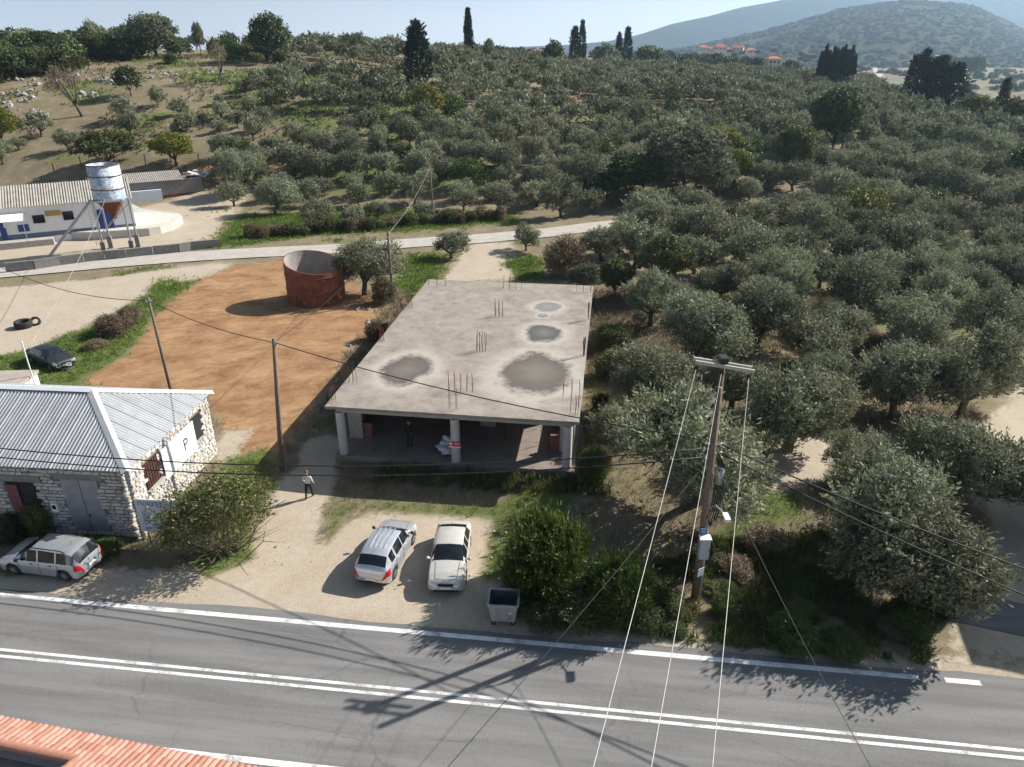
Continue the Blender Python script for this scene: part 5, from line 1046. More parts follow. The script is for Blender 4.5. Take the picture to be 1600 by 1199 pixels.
far_l = P(-60, 385, 7.5); cable(LP2-Vector((0, 0, .2)), far_l, 1.2, .022, M['cable_black'], 'black cable leaving the slim pole toward the back road at left'); cable(LP1-Vector((0, 0, .15)), LP3-Vector((0, 0, .2)), .7, .014, M['cable_black'], 'thin cable passing over the yard beside the rusty tank'); cable(LP3-Vector((0, 0, .2)), LP4-Vector((0, 0, .2)), .7, .014, M['cable_light'], 'thin pale wire crossing the back road between poles')
cable(LP3-Vector((0, 0, .3)), G(560, 463), .05, .012, M['cable_light'], 'slanting pale guy wire below the rusty tank bush'); cable(Vector((si.location.x+.3, si.location.y-1.6, 6.5)), MAST_TOP, .5, .018, M['cable_light'], 'long pale wire from the silo down to the white mast')
# ------------------------------------------------------------------ tyres, rocks, brush
def tyre_mb(R, w): return MB().lathe([(R*.58, -w*.35), (R*.7, -w/2), (R*.93, -w/2), (R, -w*.3), (R, w*.3), (R*.93, w/2), (R*.7, w/2), (R*.58, w*.35)], 28, closed=True)
q = P(38, 512, 0); o = tyre_mb(.72, .55).build('tyre', M['rubber'], None, True); o.location = (q.x, q.y, float(gz(q.x, q.y))+.3); o.rotation_euler = (.06, .03, 0); tag(o, 'large black tractor tyre lying on the pale dirt', 'tyre')
q = P(57, 508, 0); o = tyre_mb(.42, .36).build('tyre', M['rubber'], None, True); o.location = (q.x, q.y, float(gz(q.x, q.y))+.33); o.rotation_euler = (1.0, .2, .3); tag(o, 'smaller black tyre leaning against the tractor tyre', 'tyre')
M['rock'] = simple('pale_rock', (.36, .34, .31), .95, 0, .25, 2, .5)
def rock_mesh(seed):
    mb = MB(); n = 6; mb.lathe([(max(math.sin(math.pi*i/n), .02), -math.cos(math.pi*i/n)) for i in range(n+1)], 9); r = np.random.default_rng(seed); V = np.array(mb.v); V *= (1+.28*r.standard_normal((len(V), 1)))*np.array([1, .75, .6]); mb.v = [tuple(v) for v in V]; return mb.mesh('rock', M['rock'])
RK = [rock_mesh(k) for k in range(6)]
def rocks(cl, n, spread, label, group, s0=.35, s1=1.3):
    for k in range(n):
        u, v = random.choice(cl); g = G(u+random.gauss(0, spread), v+random.gauss(0, spread*.35)); s = s0+(s1-s0)*random.random()**2.2
        o = new('rock', random.choice(RK), None, (g.x, g.y, g.z+s*.15), (random.uniform(-.3, .3), random.uniform(-.3, .3), random.uniform(0, 6)), (s, s, s)); tag(o, label, 'rock', group)
rocks([(5, 165), (30, 155), (45, 135), (80, 125), (20, 150), (60, 140)], 60, 16, 'pale limestone boulder at the far left foot of the hilltop scrub', 'boulders at the far left of the hillside', .2, .8)
rocks([(150, 145), (140, 150), (165, 128), (125, 118), (115, 150), (55, 178)], 44, 9, 'pale limestone boulder around the lone dark tree on the hillside', 'boulders by the lone dark tree', .25, .9)
rocks([(230, 115), (240, 118), (270, 122), (285, 115), (330, 113), (300, 65), (370, 106)], 46, 10, 'pale limestone boulder high on the hillside below the hedge', 'boulders high on the hillside', .25, .8)
rocks([(585, 505), (580, 520), (560, 540), (590, 455), (575, 485)], 34, 8, 'small pale rubble stone at the edge of the orange yard', 'rubble stones along the orange yard', .08, .26)
rocks([(740, 800), (700, 808), (620, 812), (760, 830), (560, 780), (650, 905), (780, 860), (1195, 740), (440, 870)], 40, 30, 'small pale stone scattered on the gravel parking', 'loose stones on the gravel', .03, .08)
# ------------------------------------------------------------------ planting
RK_ = {'olive': 3.15, 'broad': 3.3, 'shrub': 1.75, 'broom': 1.9, 'cypress': 1.0, 'bare': 2.5, 'twiggy': 1.75}
HK_ = {'olive': 5.0, 'broad': 6.6, 'shrub': 2.6, 'broom': 2.7, 'cypress': 9.6, 'bare': 5.3, 'twiggy': 2.6}
def plant(u, v, w, kind, label, mat=None, name=None, group=None, hpx=None, lod=None, lean=0, cat=None, k=None):
    g = G(u, v); dep = g.y*C_+(CAM_H-g.z)*S_; sx = w/FPX*dep/(2*RK_[kind]); sz = hpx/FPX*dep/HK_[kind]*1.06 if hpx else sx*random.uniform(.92, 1.08)
    if lod is None: lod = 0 if dep < 72 or (w > 62 and dep < 200) else 1 if dep < 135 else 2
    if kind in ('bare', 'twiggy'): lod = 1
    k = random.randrange(3 if lod == 0 else 4) if k is None else k
    return tree(name or {'olive': 'olive_tree', 'broad': 'broadleaf_tree', 'shrub': 'shrub', 'broom': 'broom_shrub', 'cypress': 'cypress_tree', 'bare': 'bare_tree', 'twiggy': 'shrub'}[kind], label, cat or ('shrub' if kind in ('shrub', 'broom', 'twiggy') else 'tree'), g.x, g.y, kind, k, lod, sx, sz, mat, group, z=float(gz(g.x, g.y)), lean=lean)
def plant_far(u, Y, vtop, w, kind, label, mat=None, group=None, lod=2):
    d = ray(u, vtop); t = Y/d[1]; x = d[0]*t; zt = CAM_H+d[2]*t; z0 = float(terr(x, Y)); h = max(zt-z0, 3); cm, tm = kind_mesh(kind, lod, random.randrange(4)); r = thing('cypress_tree' if kind == 'cypress' else 'broadleaf_tree', label, 'tree', (x, Y, z0-.1), random.random()*6.28, group); sx = w/FPX*t/(2*RK_[kind]); r.scale = (sx, sx, h/HK_[kind]*1.05)
    new('crown', recolour(cm, mat) if mat else cm, r); new('trunk', tm, r)
OL = 0
for u, v, w, lab in ((1355, 885, 230, 'large olive tree on the verge right of the dry clearing'), (1435, 955, 225, 'olive tree on the verge corner nearest the road at lower right'), (1480, 795, 190, 'olive tree beside the sunlit dirt lane behind the verge olive'), (1226, 715, 172, 'round olive tree behind the utility poles and above the dry clearing'), (1085, 795, 225, 'broad olive tree directly left of the twin utility poles'),
                     (1005, 655, 140, 'olive tree beside the front right corner of the concrete building'), (1080, 578, 140, 'olive tree just above the steel crossarm'), (1395, 655, 150, 'dark-trunked olive tree above the dry clearing'), (1500, 650, 150, 'olive tree at the top of the dirt lane'),
                     (1300, 590, 130, 'olive tree behind the round olive, right of the crossarm'), (1180, 545, 120, 'olive tree upper right of the crossarm'), (1440, 560, 130, 'olive tree two rows behind the dirt lane olive'), (1560, 560, 140, 'dense olive tree at the right edge level with the crossarm'),
                     (1140, 655, 105, 'olive tree partly behind the pole tops'), (955, 700, 95, 'olive tree against the side of the concrete building'), (1275, 650, 110, 'small olive tree above the dry clearing'), (1330, 760, 110, 'olive tree left behind the large verge olive'), (1230, 480, 110, 'olive tree three rows behind the crossarm'), (570, 462, 112, 'dense olive tree right of the rusty tank'), (706, 405, 55, 'small olive tree on the near side of the back road'), (822, 392, 52, 'olive tree where the dirt track meets the back road'), (915, 455, 60, 'grey olive sapling behind the roof slab corner'), (498, 358, 55, 'olive tree just across the back road above the rusty tank'), (552, 352, 40, 'small dark olive across the back road left of the green ellipse top'.replace(' left of the green ellipse top', ' beside the stone bank')), (590, 345, 38, 'slim young olive across the back road'), (662, 345, 34, 'young olive beside the distant wooden pole'),
                     (385, 300, 85, 'olive tree shading the yard entrance beyond the low wall'), (430, 335, 75, 'olive tree above the right end of the low wall'), (940, 410, 75, 'olive tree right of the back road bend'), (1000, 400, 95, 'olive tree in the grove beyond the slab corner'), (1015, 520, 100, 'olive tree right of the long building side')):
    plant(u, v, w*(1.16 if v > 470 else 1.05), 'olive', lab); OL += 1
# hillside scattered olives
HS = ((248, 168, 36), (196, 190, 42), (283, 182, 32), (347, 187, 34), (345, 208, 26), (65, 214, 46), (107, 236, 40), (205, 212, 40), (292, 206, 38), (5, 258, 50), (385, 150, 34), (402, 140, 36), (396, 178, 34), (372, 200, 30), (420, 165, 32), (275, 210, 22), (345, 165, 22), (30, 235, 26), (425, 130, 30), (445, 150, 36), (408, 205, 40), (318, 195, 22))
HLM = {(205, 130): 'the lone dark tree', (115, 145): 'the leaning tree', (160, 280): 'the silo', (276, 238): 'the yellowing tree', (347, 108): 'the leafless tree', (418, 52): 'the domed skyline tree', (6, 205): 'the yellow edge tree', (172, 238): 'the fig tree'}
hb_cnt = {}
for u, v, w in sorted(HS, key=lambda h: min((q[0]-h[0])**2+(q[1]-h[1])**2 for q in HLM)):
    q = min(HLM, key=lambda q: (q[0]-u)**2+(q[1]-v)**2); dx, dy = u-q[0], v-14-q[1]; d = ('right of' if dx > 0 else 'left of') if abs(dx) > abs(dy)*1.2 else ('below' if dy > 0 else 'above'); n = hb_cnt.get((q, d), 0); hb_cnt[(q, d)] = n+1
    plant(u, v, w, 'olive', '%s small hillside olive %s %s' % (('nearest', 'second', 'third', 'fourth', 'fifth', 'sixth', 'seventh')[n], d, HLM[q]), group='olives on the open hillside'); OL += 1
plant(205, 150, 44, 'broad', 'lone dark round tree among boulders on the hillside', 'maquis'); plant(129, 182, 62, 'bare', 'half-bare tree leaning left on the hillside', lean=-.35, hpx=75); plant(347, 127, 36, 'bare', 'leafless dark tree below the hilltop hedge', hpx=52)
plant(172, 262, 84, 'broad', 'grey-leaved fig tree behind the silo', 'mixed', hpx=55); plant(276, 260, 66, 'broad', 'yellowing tree behind the grey shed', 'yellow', hpx=50); plant(6, 232, 52, 'broad', 'yellow-leaved tree at the left edge of the hillside', 'yellow', hpx=60); plant(268, 100, 22, 'shrub', 'small dark bush standing alone below the hilltop hedge')
LOW = ([0, 60, 155, 235, 300, 420, 460], [138, 122, 108, 88, 92, 106, 104]); TOP = ([0, 100, 200, 300, 420, 460], [76, 70, 62, 70, 72, 76])
for k in range(78):
    u = random.uniform(-60, 240) if k < 50 else random.uniform(225, 455); f = random.random(); v = np.interp(u, *LOW)*(1-f)+np.interp(u, *TOP)*f; left = u < 230
    plant(u, v, random.uniform(42, 74) if left else random.uniform(26, 44), 'broad' if random.random() < .35 else 'shrub', 'dense green scrub bush on the hilltop above the boulders' if left else 'clipped dark bush in the hilltop hedge', random.choice(('maquis', 'maquis', 'green', 'mixed')), 'scrub_bush' if left else 'hedge_bush', 'scrub bushes on the left hilltop' if left else 'hilltop hedge bushes', hpx=random.uniform(24, 40) if left else random.uniform(18, 26), cat='bush')
for u, vt, w, lab, mt in ((232, 20, 80, 'big grey-green tree rising over the left hilltop', 'olive'), (418, 20, 68, 'large dark domed tree on the hilltop skyline', 'maquis'), (140, 34, 42, 'rounded grey tree on the left skyline', 'olive'), (305, 34, 20, 'spindly little tree on the hilltop skyline', 'olive'), (40, 46, 60, 'grey tree at the far left of the skyline', 'olive'), (764, 62, 20, 'wispy little tree right of the column cypress', 'olive')): plant_far(u, 216 if u < 500 else 250, vt, w, 'broad', lab, mt, lod=1)
plant_far(731, 248, 22, 12, 'cypress', 'slender column cypress alone on the skyline', lod=1)
for u, v, w, h, lab in ((655, 148, 33, 92, 'tall wide cypress rising out of the olive grove'), (897, 112, 16, 56, 'left cypress of the skyline pair with a bare spike'), (908, 110, 10, 62, 'right thin cypress of the skyline pair'), (965, 108, 10, 46, 'left cypress of the second skyline pair'), (978, 110, 11, 54, 'right cypress of the second skyline pair'),
                     (1415, 172, 18, 70, 'leftmost cypress of the dark clump on the right'), (1428, 176, 20, 80, 'tallest leaning cypress of the dark clump on the right'), (1557, 192, 13, 58, 'single thin cypress near the right edge')): plant(u, v, w, 'cypress', lab, hpx=h)
for u, v, w, h, lab in ((1452, 178, 42, 74, 'bushy conifer in the middle of the dark clump on the right'), (1478, 180, 40, 66, 'bushy conifer at the right end of the dark clump')): plant(u, v, w, 'cypress', lab, hpx=h, name='conifer')
for i in range(14): plant_far(1284+i*4.1, 255+random.uniform(-6, 6), random.uniform(75, 92), 8, 'cypress', 'cypress in the dense dark row on the right horizon', None, 'cypress row on the horizon')
for u, v, w, h, mt, lab in ((668, 188, 54, 50, 'yellow', 'pale yellow-green tree at the foot of the wide cypress'), (1066, 308, 140, 105, 'olive', 'big feathery grey-green tree in the middle of the grove'), (1120, 262, 66, 60, 'yellow', 'yellow-green tree above the big feathery tree'), (1146, 292, 66, 55, 'yellow', 'bright yellow-green tree right of the big feathery tree'), (985, 315, 90, 72, 'green', 'dark glossy green tree left of the big feathery tree'), (950, 320, 60, 50, 'broom', 'bright green bushy tree left of the dark glossy tree'),
                            (1298, 245, 80, 96, 'green', 'tall green tree standing above the olives on the right'), (1236, 280, 66, 80, 'mixed', 'rust-tinged green tree left of the tall green tree'), (865, 112, 34, 42, 'mixed', 'leafy tree on the skyline left of the cypress pair'), (945, 112, 40, 38, 'olive', 'round tree on the skyline between the cypress pairs'), (1015, 108, 60, 32, 'mixed', 'broad bush-like tree on the skyline right of the cypresses'), (1055, 82, 14, 14, 'green', 'tiny dark tree on the distant ridge left of the village'),
                            (1515, 205, 66, 52, 'yellow', 'yellow-green tree left of the single thin cypress'), (1590, 212, 70, 55, 'yellow', 'yellow-green tree right of the single thin cypress'), (1590, 295, 60, 60, 'broom', 'bright green tree at the right edge above the olives'), (1378, 112, 14, 16, 'maquis', 'small dark tree beside the distant pale road'),
                            (1035, 468, 85, 90, 'mixed', 'leafy tree with yellowing edge right of the slab corner'), (960, 470, 60, 62, 'mixed', 'shaded leafy tree directly behind the slab corner')): plant(u, v, w, 'broad', lab, mt, hpx=h)
for i in range(12): plant_far(1460+i*7.0, 900+random.uniform(-25, 25), random.uniform(88, 92), 15, 'broad', 'tree in the bright green plantation below the rounded hill', 'broom', 'green plantation trees')
# shrubs near the buildings
for u, v, w, h, kind, mt, lab in ((350, 862, 160, 122, 'twiggy', 'mixed', 'sprawling leafy bush beside the advert banner'), (300, 868, 90, 70, 'twiggy', 'mixed', 'twiggy lower bush in front of the advert banner'), (392, 800, 80, 60, 'twiggy', 'mixed', 'bush growing against the sunlit stone wall'), (852, 922, 158, 118, 'broom', None, 'big bright green bush behind the rubbish container'), (962, 962, 125, 92, 'broom', None, 'bright green bush on the verge right of the biggest bush'), (905, 972, 110, 62, 'shrub', 'maquis', 'dark bush between the two bright verge bushes'), (860, 975, 80, 48, 'shrub', 'maquis', 'dark low bush in front of the biggest verge bush'), (1005, 950, 80, 58, 'shrub', 'maquis', 'dark bush at the right of the verge bushes'), (815, 912, 60, 45, 'shrub', 'maquis', 'low dark bush behind the rubbish container'), (1000, 985, 70, 45, 'shrub', 'maquis', 'low leafy bush at the end of the verge bushes'),
                                  (925, 755, 52, 62, 'shrub', 'green', 'leafy oleander-like shrub at the front right column'), (940, 735, 34, 40, 'shrub', 'brownleaf', 'reddish dried shrub behind the front right column'), (958, 548, 60, 40, 'shrub', 'mixed', 'low yellow-green bush beside the building side wall'), (938, 645, 34, 30, 'shrub', 'broom', 'small bright bush beside the building side wall'), (955, 590, 60, 42, 'shrub', 'mixed', 'bramble mound against the long building side'), (882, 430, 72, 58, 'shrub', 'brownleaf', 'brown-tipped round bush behind the roof slab'),
                                  (1235, 1010, 90, 45, 'shrub', 'green', 'low green undergrowth bush at the road edge under the verge olive'), (1310, 1025, 70, 36, 'shrub', 'green', 'leafy weed clump at the road edge right of the undergrowth bush'), (1130, 960, 46, 34, 'shrub', 'green', 'small leafy shrub at the foot of the utility poles'), (1420, 1000, 60, 50, 'shrub', 'broom', 'green shrub at the corner of the lane'), (1455, 950, 90, 80, 'shrub', 'mixed', 'shaded shrub between the verge olive and the lane'), (1150, 900, 60, 30, 'shrub', 'brownleaf', 'dry brown weed mound right of the utility poles'), (1190, 860, 70, 34, 'shrub', 'brownleaf', 'tangled dead brush on the dry clearing'), (1040, 960, 60, 40, 'shrub', 'mixed', 'weedy shrub just left of the utility poles'),
                                  (75, 835, 60, 60, 'shrub', 'mixed', 'climbing shrub growing over the dark doorway'), (25, 838, 70, 40, 'shrub', 'maquis', 'shaded bush in front of the stone house wall'), (165, 868, 60, 26, 'shrub', 'green', 'low weeds beneath the steel door')):
    plant(u, v, w, kind, lab, None if kind == 'twiggy' else mt, hpx=h, lod=0)
for u, v, w, h, lab in ((178, 522, 60, 30, 'large heap of dead grey brush on the green grass'), (205, 505, 40, 26, 'smaller heap of dead brush behind the large one'), (150, 545, 36, 14, 'flattened brush heap in front of the large one'), (600, 475, 40, 40, 'dead climbing brush around the rear left pole'), (590, 530, 36, 30, 'dry thorn brush along the left edge of the roof slab')): plant(u, v, w, 'shrub', lab, 'brownleaf', 'brush_heap', hpx=h, lod=0, cat='brush')
for i in range(26): plant(395+i*15.5, 372-i*1.15+random.uniform(-2, 2), random.uniform(22, 32), 'shrub', 'dried brown bush on the bank along the far side of the back road', random.choice(('brownleaf', 'brownleaf', 'mixed')), 'dry_bush', 'dried bushes along the back road', hpx=random.uniform(14, 24), lod=1, cat='bush')
for i in range(70):
    u = random.uniform(985, 1470); v = random.uniform(865, 1024)
    if abs(u-1088) < 25 or road_off(*G(u, v)[:2]) < 1.0: continue
    plant(u, v, random.uniform(24, 62), 'shrub', 'low weedy shrub in the shaded undergrowth of the road verge', random.choice(('green', 'mixed', 'brownleaf', 'maquis', 'brownleaf')), 'weed_clump', 'weed clumps of the shaded verge', hpx=random.uniform(7, 20), lod=0, cat='weed')
# ------------------------------------------------------------------ the olive grove
GROVE = [(352, 330), (352, 240), (395, 222), (400, 165), (445, 110), (455, 80), (760, 82), (1000, 98), (1290, 116), (1360, 140), (1410, 185), (1600, 215), (1900, 215), (1900, 520), (1640, 600), (1330, 560), (1130, 500), (985, 460), (985, 370), (850, 345), (600, 322)]
def inpoly(u, v, poly):
    ins = np.zeros(np.shape(u), bool); n = len(poly)
    for i in range(n):
        x0, y0 = poly[i]; x1, y1 = poly[(i+1) % n]; ins ^= ((y0 > v) != (y1 > v)) & (u < (x1-x0)*(v-y0)/(y1-y0+1e-12)+x0)
    return ins
rg = np.random.default_rng(77); cx = rg.uniform(-160, 330, 60000); cy = rg.uniform(48, 330, 60000); cz = terr(cx, cy); pu, pv, pd = proj(cx, cy, cz)
ok = inpoly(pu, pv, GROVE) | ((pv < 122) & (pu > 440) & (cy > 200) & (pu < 1330)); ok &= (dist_poly(cx, cy, BACK) > 5.0)
# bare glades seen between the trees
gl = vnoise(cx, cy, 26, 91)+.5*vnoise(cx, cy, 11, 92); ok &= ~((gl > .30))
cx, cy, cz, pu, pv, pd = (a[ok] for a in (cx, cy, cz, pu, pv, pd)); acc = [(t[0], t[1], t[2]*.92) for t in TREES]; cell = {}
def key(x, y): return (int(x//6), int(y//6))
for a in acc: cell.setdefault(key(a[0], a[1]), []).append(a)
picked = []
for i in range(len(cx)):
    r = (2.6 if pu[i] > 900 else 2.95)*(1+.25*vnoise(cx[i], cy[i], 30, 95)); kx, ky = key(cx[i], cy[i]); good = True
    for ax in (-1, 0, 1):
        for ay in (-1, 0, 1):
            for b in cell.get((kx+ax, ky+ay), ()):
                if (b[0]-cx[i])**2+(b[1]-cy[i])**2 < (r+min(b[2], 4)*.8)**2: good = False; break
            if not good: break
        if not good: break
    if good: a = (cx[i], cy[i], r); cell.setdefault((kx, ky), []).append(a); picked.append(i)
picked.sort(key=lambda i: pd[i]); inview = [i for i in picked if -40 < pu[i] < 1640]; ninv = 300-OL
LMK = {(655, 110): 'the wide cypress', (731, 60): 'the column cypress', (903, 85): 'the skyline cypress pair', (1066, 260): 'the big feathery tree', (1150, 268): 'the bright yellow-green tree', (1298, 205): 'the tall green tree', (1450, 145): 'the dark conifer clump', (1557, 170): 'the single thin cypress', (1130, 570): 'the steel crossarm', (905, 358): 'the back road bend', (674, 300): 'the distant wooden pole', (490, 440): 'the rusty tank', (1310, 95): 'the horizon cypress row', (1560, 650): 'the dirt lane top', (934, 446): 'the roof slab corner', (668, 165): 'the pale yellow-green tree', (385, 280): 'the yard entrance', (430, 60): 'the domed skyline tree', (1236, 240): 'the rust-tinged tree', (985, 285): 'the dark glossy tree', (1590, 270): 'the bright green edge tree', (972, 85): 'the second cypress pair'}
ORD = ['nearest', 'second', 'third', 'fourth', 'fifth', 'sixth', 'seventh', 'eighth', 'ninth', 'tenth', 'eleventh', 'twelfth', 'thirteenth', 'fourteenth', 'fifteenth', 'sixteenth', 'seventeenth', 'eighteenth', 'nineteenth', 'twentieth', 'twenty-first', 'twenty-second', 'twenty-third', 'twenty-fourth', 'twenty-fifth']
def labels_for(idx):
    b = {}
    for i in idx:
        u, v = float(pu[i]), float(pv[i])-12; k = min(LMK, key=lambda q: (q[0]-u)**2+1.6*(q[1]-v)**2); dx, dy = u-k[0], v-k[1]
        d = ('right of' if dx > 0 else 'left of') if abs(dx) > abs(dy)*1.2 else ('below' if dy > 0 else 'above'); b.setdefault((k, d), []).append((dx*dx+dy*dy, i))
    out = {}
    for (k, d), l in b.items():
        for n, (_, i) in enumerate(sorted(l)): out[i] = '%s grey-green grove olive %s %s' % (ORD[min(n, 24)], d, LMK[k])
    return out
def zone(u, v): return 'grove olives left of the wide cypress' if u < 640 else 'grove olives in the middle' if u < 900 else 'grove olives at the upper right' if v < 300 else 'grove olives at the lower right'
ind = set(inview[:ninv]); LAB = labels_for(ind)
for i in picked:
    if i in ind:
        la, gr = LAB[i], zone(pu[i], pv[i]); d = pd[i]; s = rg.uniform(.7, 1.2)*(1.04 if pu[i] > 900 else .92)*(1.06 if d < 75 else 1)
        odd = rg.random() < .07; mt_ = str(rg.choice(['mixed', 'green', 'yellow', 'mixed'])) if odd else None
        if odd: la = la.replace('grey-green grove olive', 'greener leafy grove tree')
        tree('leafy_tree' if odd else 'olive_tree', la, 'tree', cx[i], cy[i], 'olive', int(rg.integers(0, 3 if d < 72 else 4)), 0 if d < 72 else 1 if d < 135 else 2, s, s*rg.uniform(.85, 1.15), mt_, gr, z=float(gz(cx[i], cy[i])))
def mass(name, xs_, ys_, zs_, sc, label, mat, seed):
    rr = np.random.default_rng(seed); T = []
    for k in range(4):
        r2 = np.random.default_rng(900+k); lob = crown_lobes(r2, 9, 3.0, 1.0, 4.8); V, tn = lobes_crown(r2, lob, 130, 5, .8, .72, .36, up=.85); T.append((V, tn))
    Vs, ts = [], []
    for x, y, z, s in zip(xs_, ys_, zs_, sc):
        V, tn = T[int(rr.integers(0, 4))]; a = rr.random()*6.28; c, s_ = math.cos(a), math.sin(a); Rm = np.array([[c, -s_, 0], [s_, c, 0], [0, 0, rr.uniform(.85, 1.15)]])
        Vs.append((V @ Rm.T)*s+np.array([x, y, z])); ts.append(np.clip(tn+rr.normal(0, .12), 0, 1))
    return stuff(new(name, quads_mesh(name, np.concatenate(Vs), [M[mat]], var=np.concatenate(ts))), label, 'grove')
rest_i = [i for i in picked if i not in ind]
mass('far_olive_grove', cx[rest_i], cy[rest_i], cz[rest_i], rg.uniform(.85, 1.2, len(rest_i)), 'distant olive trees merging into one grey-green mass below the skyline', 'olive', 4)
print('GROVE picked', len(picked), 'individual', len(ind), 'rest', len(rest_i))
fx2 = rg.uniform(-120, 900, 5000); fy2 = rg.uniform(330, 1150, 5000); fz2 = terr(fx2, fy2); pu2, pv2, pd2 = proj(fx2, fy2, fz2); kk = (pu2 > 700) & (pu2 < 1700) & (vnoise(fx2, fy2, 60, 97) > -.12)
kk = np.where(kk)[0][:700]; mass('valley_trees', fx2[kk], fy2[kk], fz2[kk], rg.uniform(.8, 1.5, len(kk)), 'far mixed trees scattered over the hazy valley at right', 'maquis', 6)
# ------------------------------------------------------------------ weeds and grass
def tufts(name, n, box, test, hgt, mat, label, seed, per=6, wd=.03):
    r = np.random.default_rng(seed); x = r.uniform(box[0], box[1], n*12); y = r.uniform(box[2], box[3], n*12); k = np.where(r.random(n*12) < test(x, y))[0][:n]; x, y = x[k], y[k]; z = gz(x, y)
    far = np.clip(y/40, .8, 2.2); m = len(k); pos = np.repeat(np.stack([x, y, z-.01], -1), per, 0)+r.normal(0, .06, (m*per, 3))*np.array([1, 1, 0]); d = unit(np.array([0, 0, 1.0])+r.normal(0, .45, (m*per, 3)))
    L = hgt*(.5+r.random(m*per))*np.repeat(.6+.8*r.random(m), per)*np.repeat(far**.4, per); V = leaves(pos, d, L, wd*np.repeat(far, per), r)
    return stuff(new(name, quads_mesh(name, V, [M[mat]], var=np.clip(np.repeat(r.random(m), per)*.6+r.random(m*per)*.4, 0, 1))), label, 'grass')
def not_built(x, y):
    lx = [(BMI @ Vector((a, b, 0))) for a, b in ()]; c, s = math.cos(BRZ), math.sin(BRZ); dx, dy = x-FL.x, y-FL.y; px, py = dx*c+dy*s, -dx*s+dy*c
    ok = ~((px > -.1) & (px < BW+.1) & (py > .2) & (py < BD)); dx, dy = x-SH.x, y-SH.y; c, s = math.cos(SHZ), math.sin(SHZ); px, py = dx*c+dy*s, -dx*s+dy*c
    ok &= ~((px < .1) & (px > -14) & (py > -.1) & (py < 8.7)); ok &= (np.abs(road_off(x, y)+3.2) > 4.0) & (dist_poly(x, y, BACK) > 3)
    return ok
tufts('grass', 20000, (-48, 30, 24, 112), lambda x, y: (masks(x, y)[0]**2)*not_built(x, y)*.8, .20, 'grass', 'green grass and weeds around the buildings and yard edges', 21, 6, .028)
tufts('dry_grass', 24000, (-24, 32, 24, 70), lambda x, y: (lambda g, o, p: ((1-p)*(1-o)*(1-.7*g))**2)(*masks(x, y))*not_built(x, y)*.7, .34, 'brownleaf', 'dry straw-coloured weeds on the verge and under the olives', 22, 6, .02)
def front_weeds(x, y):
    c, s = math.cos(BRZ), math.sin(BRZ); dx, dy = x-FL.x, y-FL.y; px, py = dx*c+dy*s, -dx*s+dy*c; return ((px > 3) & (px < 16.5) & (py > -1.6) & (py < .1))*.9
VG = W_([(1000, 900), (1080, 850), (1180, 860), (1280, 850), (1480, 900), (1480, 1000), (1420, 1040), (1020, 1012)])
tufts('undergrowth', 5200, (2, 22, 20, 32), lambda x, y: (sdf(x, y, VG) > -.3)*(road_off(x, y) > .8)*ss((vnoise(x, y, 1.6, 31)+.5*vnoise(x, y, .6, 32)+.18)*4)*.9, .34, 'mixed', 'tangled green and brown undergrowth on the shaded road verge', 24, 9, .07)
tufts('hill_grass', 9000, (-170, 60, 112, 235), lambda x, y: ss((vnoise(x, y, 9, 33)+.6*vnoise(x, y, 3, 34)+.1)*3)*.7*(y > 124)*(masks(x, y)[2] < .1)*(dist_poly(x, y, BACK) > 4), .36, 'brownleaf', 'dry grass tufts over the open hillside', 25, 6, .09)
tufts('hill_green_grass', 6000, (-170, 60, 112, 235), lambda x, y: masks(x, y)[0]**2*.8*(y > 124)*(masks(x, y)[2] < .1), .3, 'grass', 'short green grass patches over the open hillside', 26, 6, .09)
tufts('tall_weeds', 420, (-10, 7, 30, 38), front_weeds, .5, 'mixed', 'tall leafy weeds along the front edge of the concrete floor', 23, 9, .06)
# ------------------------------------------------------------------ hillside fence, far houses, far road, sign post
fc = thing('hillside_fence', 'old post and wire fence above the warehouse roof', 'fence', (0, 0, 0)); FP = [G(u, v) for u, v in ((85, 272), (128, 262), (180, 258), (228, 258), (268, 260), (312, 258), (350, 252))]; fc.location = FP[0]
for a in FP: MB().tube([a-FP[0]-Vector((0, 0, .3)), a-FP[0]+Vector((random.uniform(-.1, .1), 0, 1.9))], .09, 6).build('post', M['wood_pole'], fc)
for h in (.6, 1.2, 1.7):
    for a, b in zip(FP[:-1], FP[1:]): MB().tube([a-FP[0]+Vector((0, 0, h)), b-FP[0]+Vector((0, 0, h))], .012, 4).build('wire', M['metal'], fc)
M['redroof'] = simple('red_roof', (.42, .15, .09), .85, 0, .15, .5); M['farwall'] = simple('far_wall', (.62, .58, .52), .85, 0, .06, .5)
def house(u, v, dist, w, h, label):
    d = ray(u, v); t = dist/d[1]; x, y = d[0]*t, dist; zt = float(terr(x, y)); zv = CAM_H+d[2]*t; z = zv; r = thing('village_house', label, 'house', (x, y, min(z, zt+30)-.5), random.uniform(-.4, .4)); dd = w*.7
    wallm = MB().prism([(-w/2, -dd/2), (w/2, -dd/2), (w/2, dd/2), (-w/2, dd/2)], min(-1, zt-z-1), h).build('wall', M['farwall'], r); e = .5
    MB().add([(-w/2-e, -dd/2-e, h), (w/2+e, -dd/2-e, h), (w/2+e, dd/2+e, h), (-w/2-e, dd/2+e, h), (-w*.2, 0, h+w*.2), (w*.2, 0, h+w*.2)], [(0, 1, 5, 4), (1, 2, 5), (2, 3, 4, 5), (3, 0, 4), (3, 2, 1, 0)]).build('roof', M['redroof'], r)
    for k in (-.28, 0, .28): MB().box((k*w, -dd/2-.01, h*.55), (w*.1, .06, h*.35)).build('window', M['dark'], r)
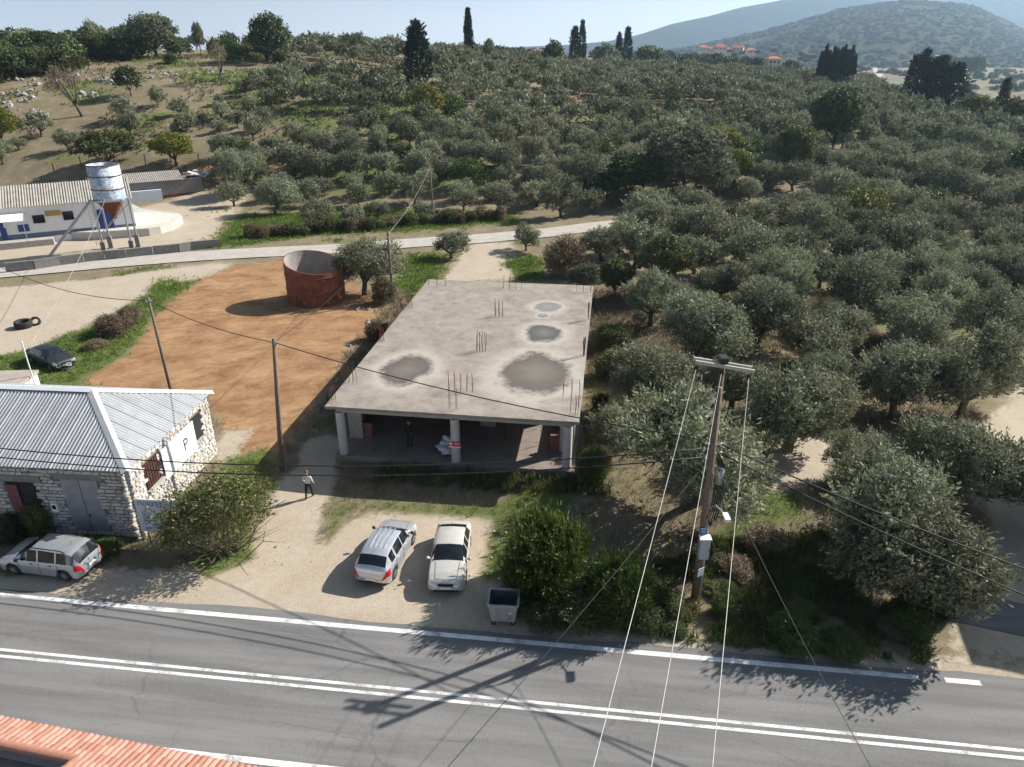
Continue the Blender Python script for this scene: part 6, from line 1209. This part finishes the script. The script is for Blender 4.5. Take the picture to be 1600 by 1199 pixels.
for i, (u, v, w, lab) in enumerate(((1098, 80, 11, 'leftmost red-roofed house of the distant village'), (1112, 82, 10, 'second house from the left in the distant village'), (1125, 79, 12, 'house in the middle of the distant village'), (1136, 83, 9, 'small low house right of the village middle'), (1153, 80, 11, 'pale house near the right end of the distant village'), (1172, 84, 10, 'rightmost house of the distant village'), (1207, 101, 5.5, 'white house among olives right of the village'), (840, 92, 7, 'white red-roofed house behind the trees left of the cypress pair'))): house(u, v, 880 if i < 6 else 320, w*(1.1 if i < 6 else 1), 4.2 if i < 6 else 2.6, lab)
ribbon('far_road', [G(u, v) for u, v in ((1366, 106), (1369, 113), (1373, 122), (1377, 132))], 4, 4, M['road_concrete'], .5, 6, 9)
q = P(873, 925, 0); sp = thing('marker_post', 'small leaning roadside post with a pinkish plate among the bushes', 'post', (q.x, q.y, 0)); MB().tube([(0, 0, 0), (.05, 0, 2.3)], .03, 6).build('post', M['metal'], sp); MB().box((.05, -.03, 2.3), (.18, .02, .4)).build('plate', simple('pink_plate', (.6, .38, .38), .6), sp)
# litter
for k, (u, v) in enumerate(((316, 882), (772, 830), (785, 845), (768, 872), (1002, 620), (735, 900), (640, 908), (780, 905), (790, 832), (985, 835))):
    q = P(u, v, 0); o = new('litter', lump('litter', M['plastic'], (.05+.04*random.random()), .3, 60+k, 8, .5), None, (q.x, q.y, float(gz(q.x, q.y)))); tag(o, 'scrap of pale litter lying on the ground near the parked cars', 'litter', 'scraps of litter by the parking')
# ------------------------------------------------------------------ air
hb2 = MB().box((1500, 4900, 450), (16000, 11400, 940)); hz_o = hb2.build('haze', None); hz_o['kind'] = 'stuff'; hz_o['label'] = 'pale blue haze softening the far hills'; hz_o['category'] = 'haze'
hm_ = bpy.data.materials.new('haze_air'); hm_.use_nodes = True; hm_.node_tree.nodes.clear(); vo = hm_.node_tree.nodes.new('ShaderNodeVolumePrincipled'); vo.inputs['Color'].default_value = (.52, .75, 1, 1); vo.inputs['Density'].default_value = .00015; vo.inputs['Anisotropy'].default_value = .45
ho = hm_.node_tree.nodes.new('ShaderNodeOutputMaterial'); hm_.node_tree.links.new(vo.outputs[0], ho.inputs['Volume']); hz_o.data.materials.append(hm_)
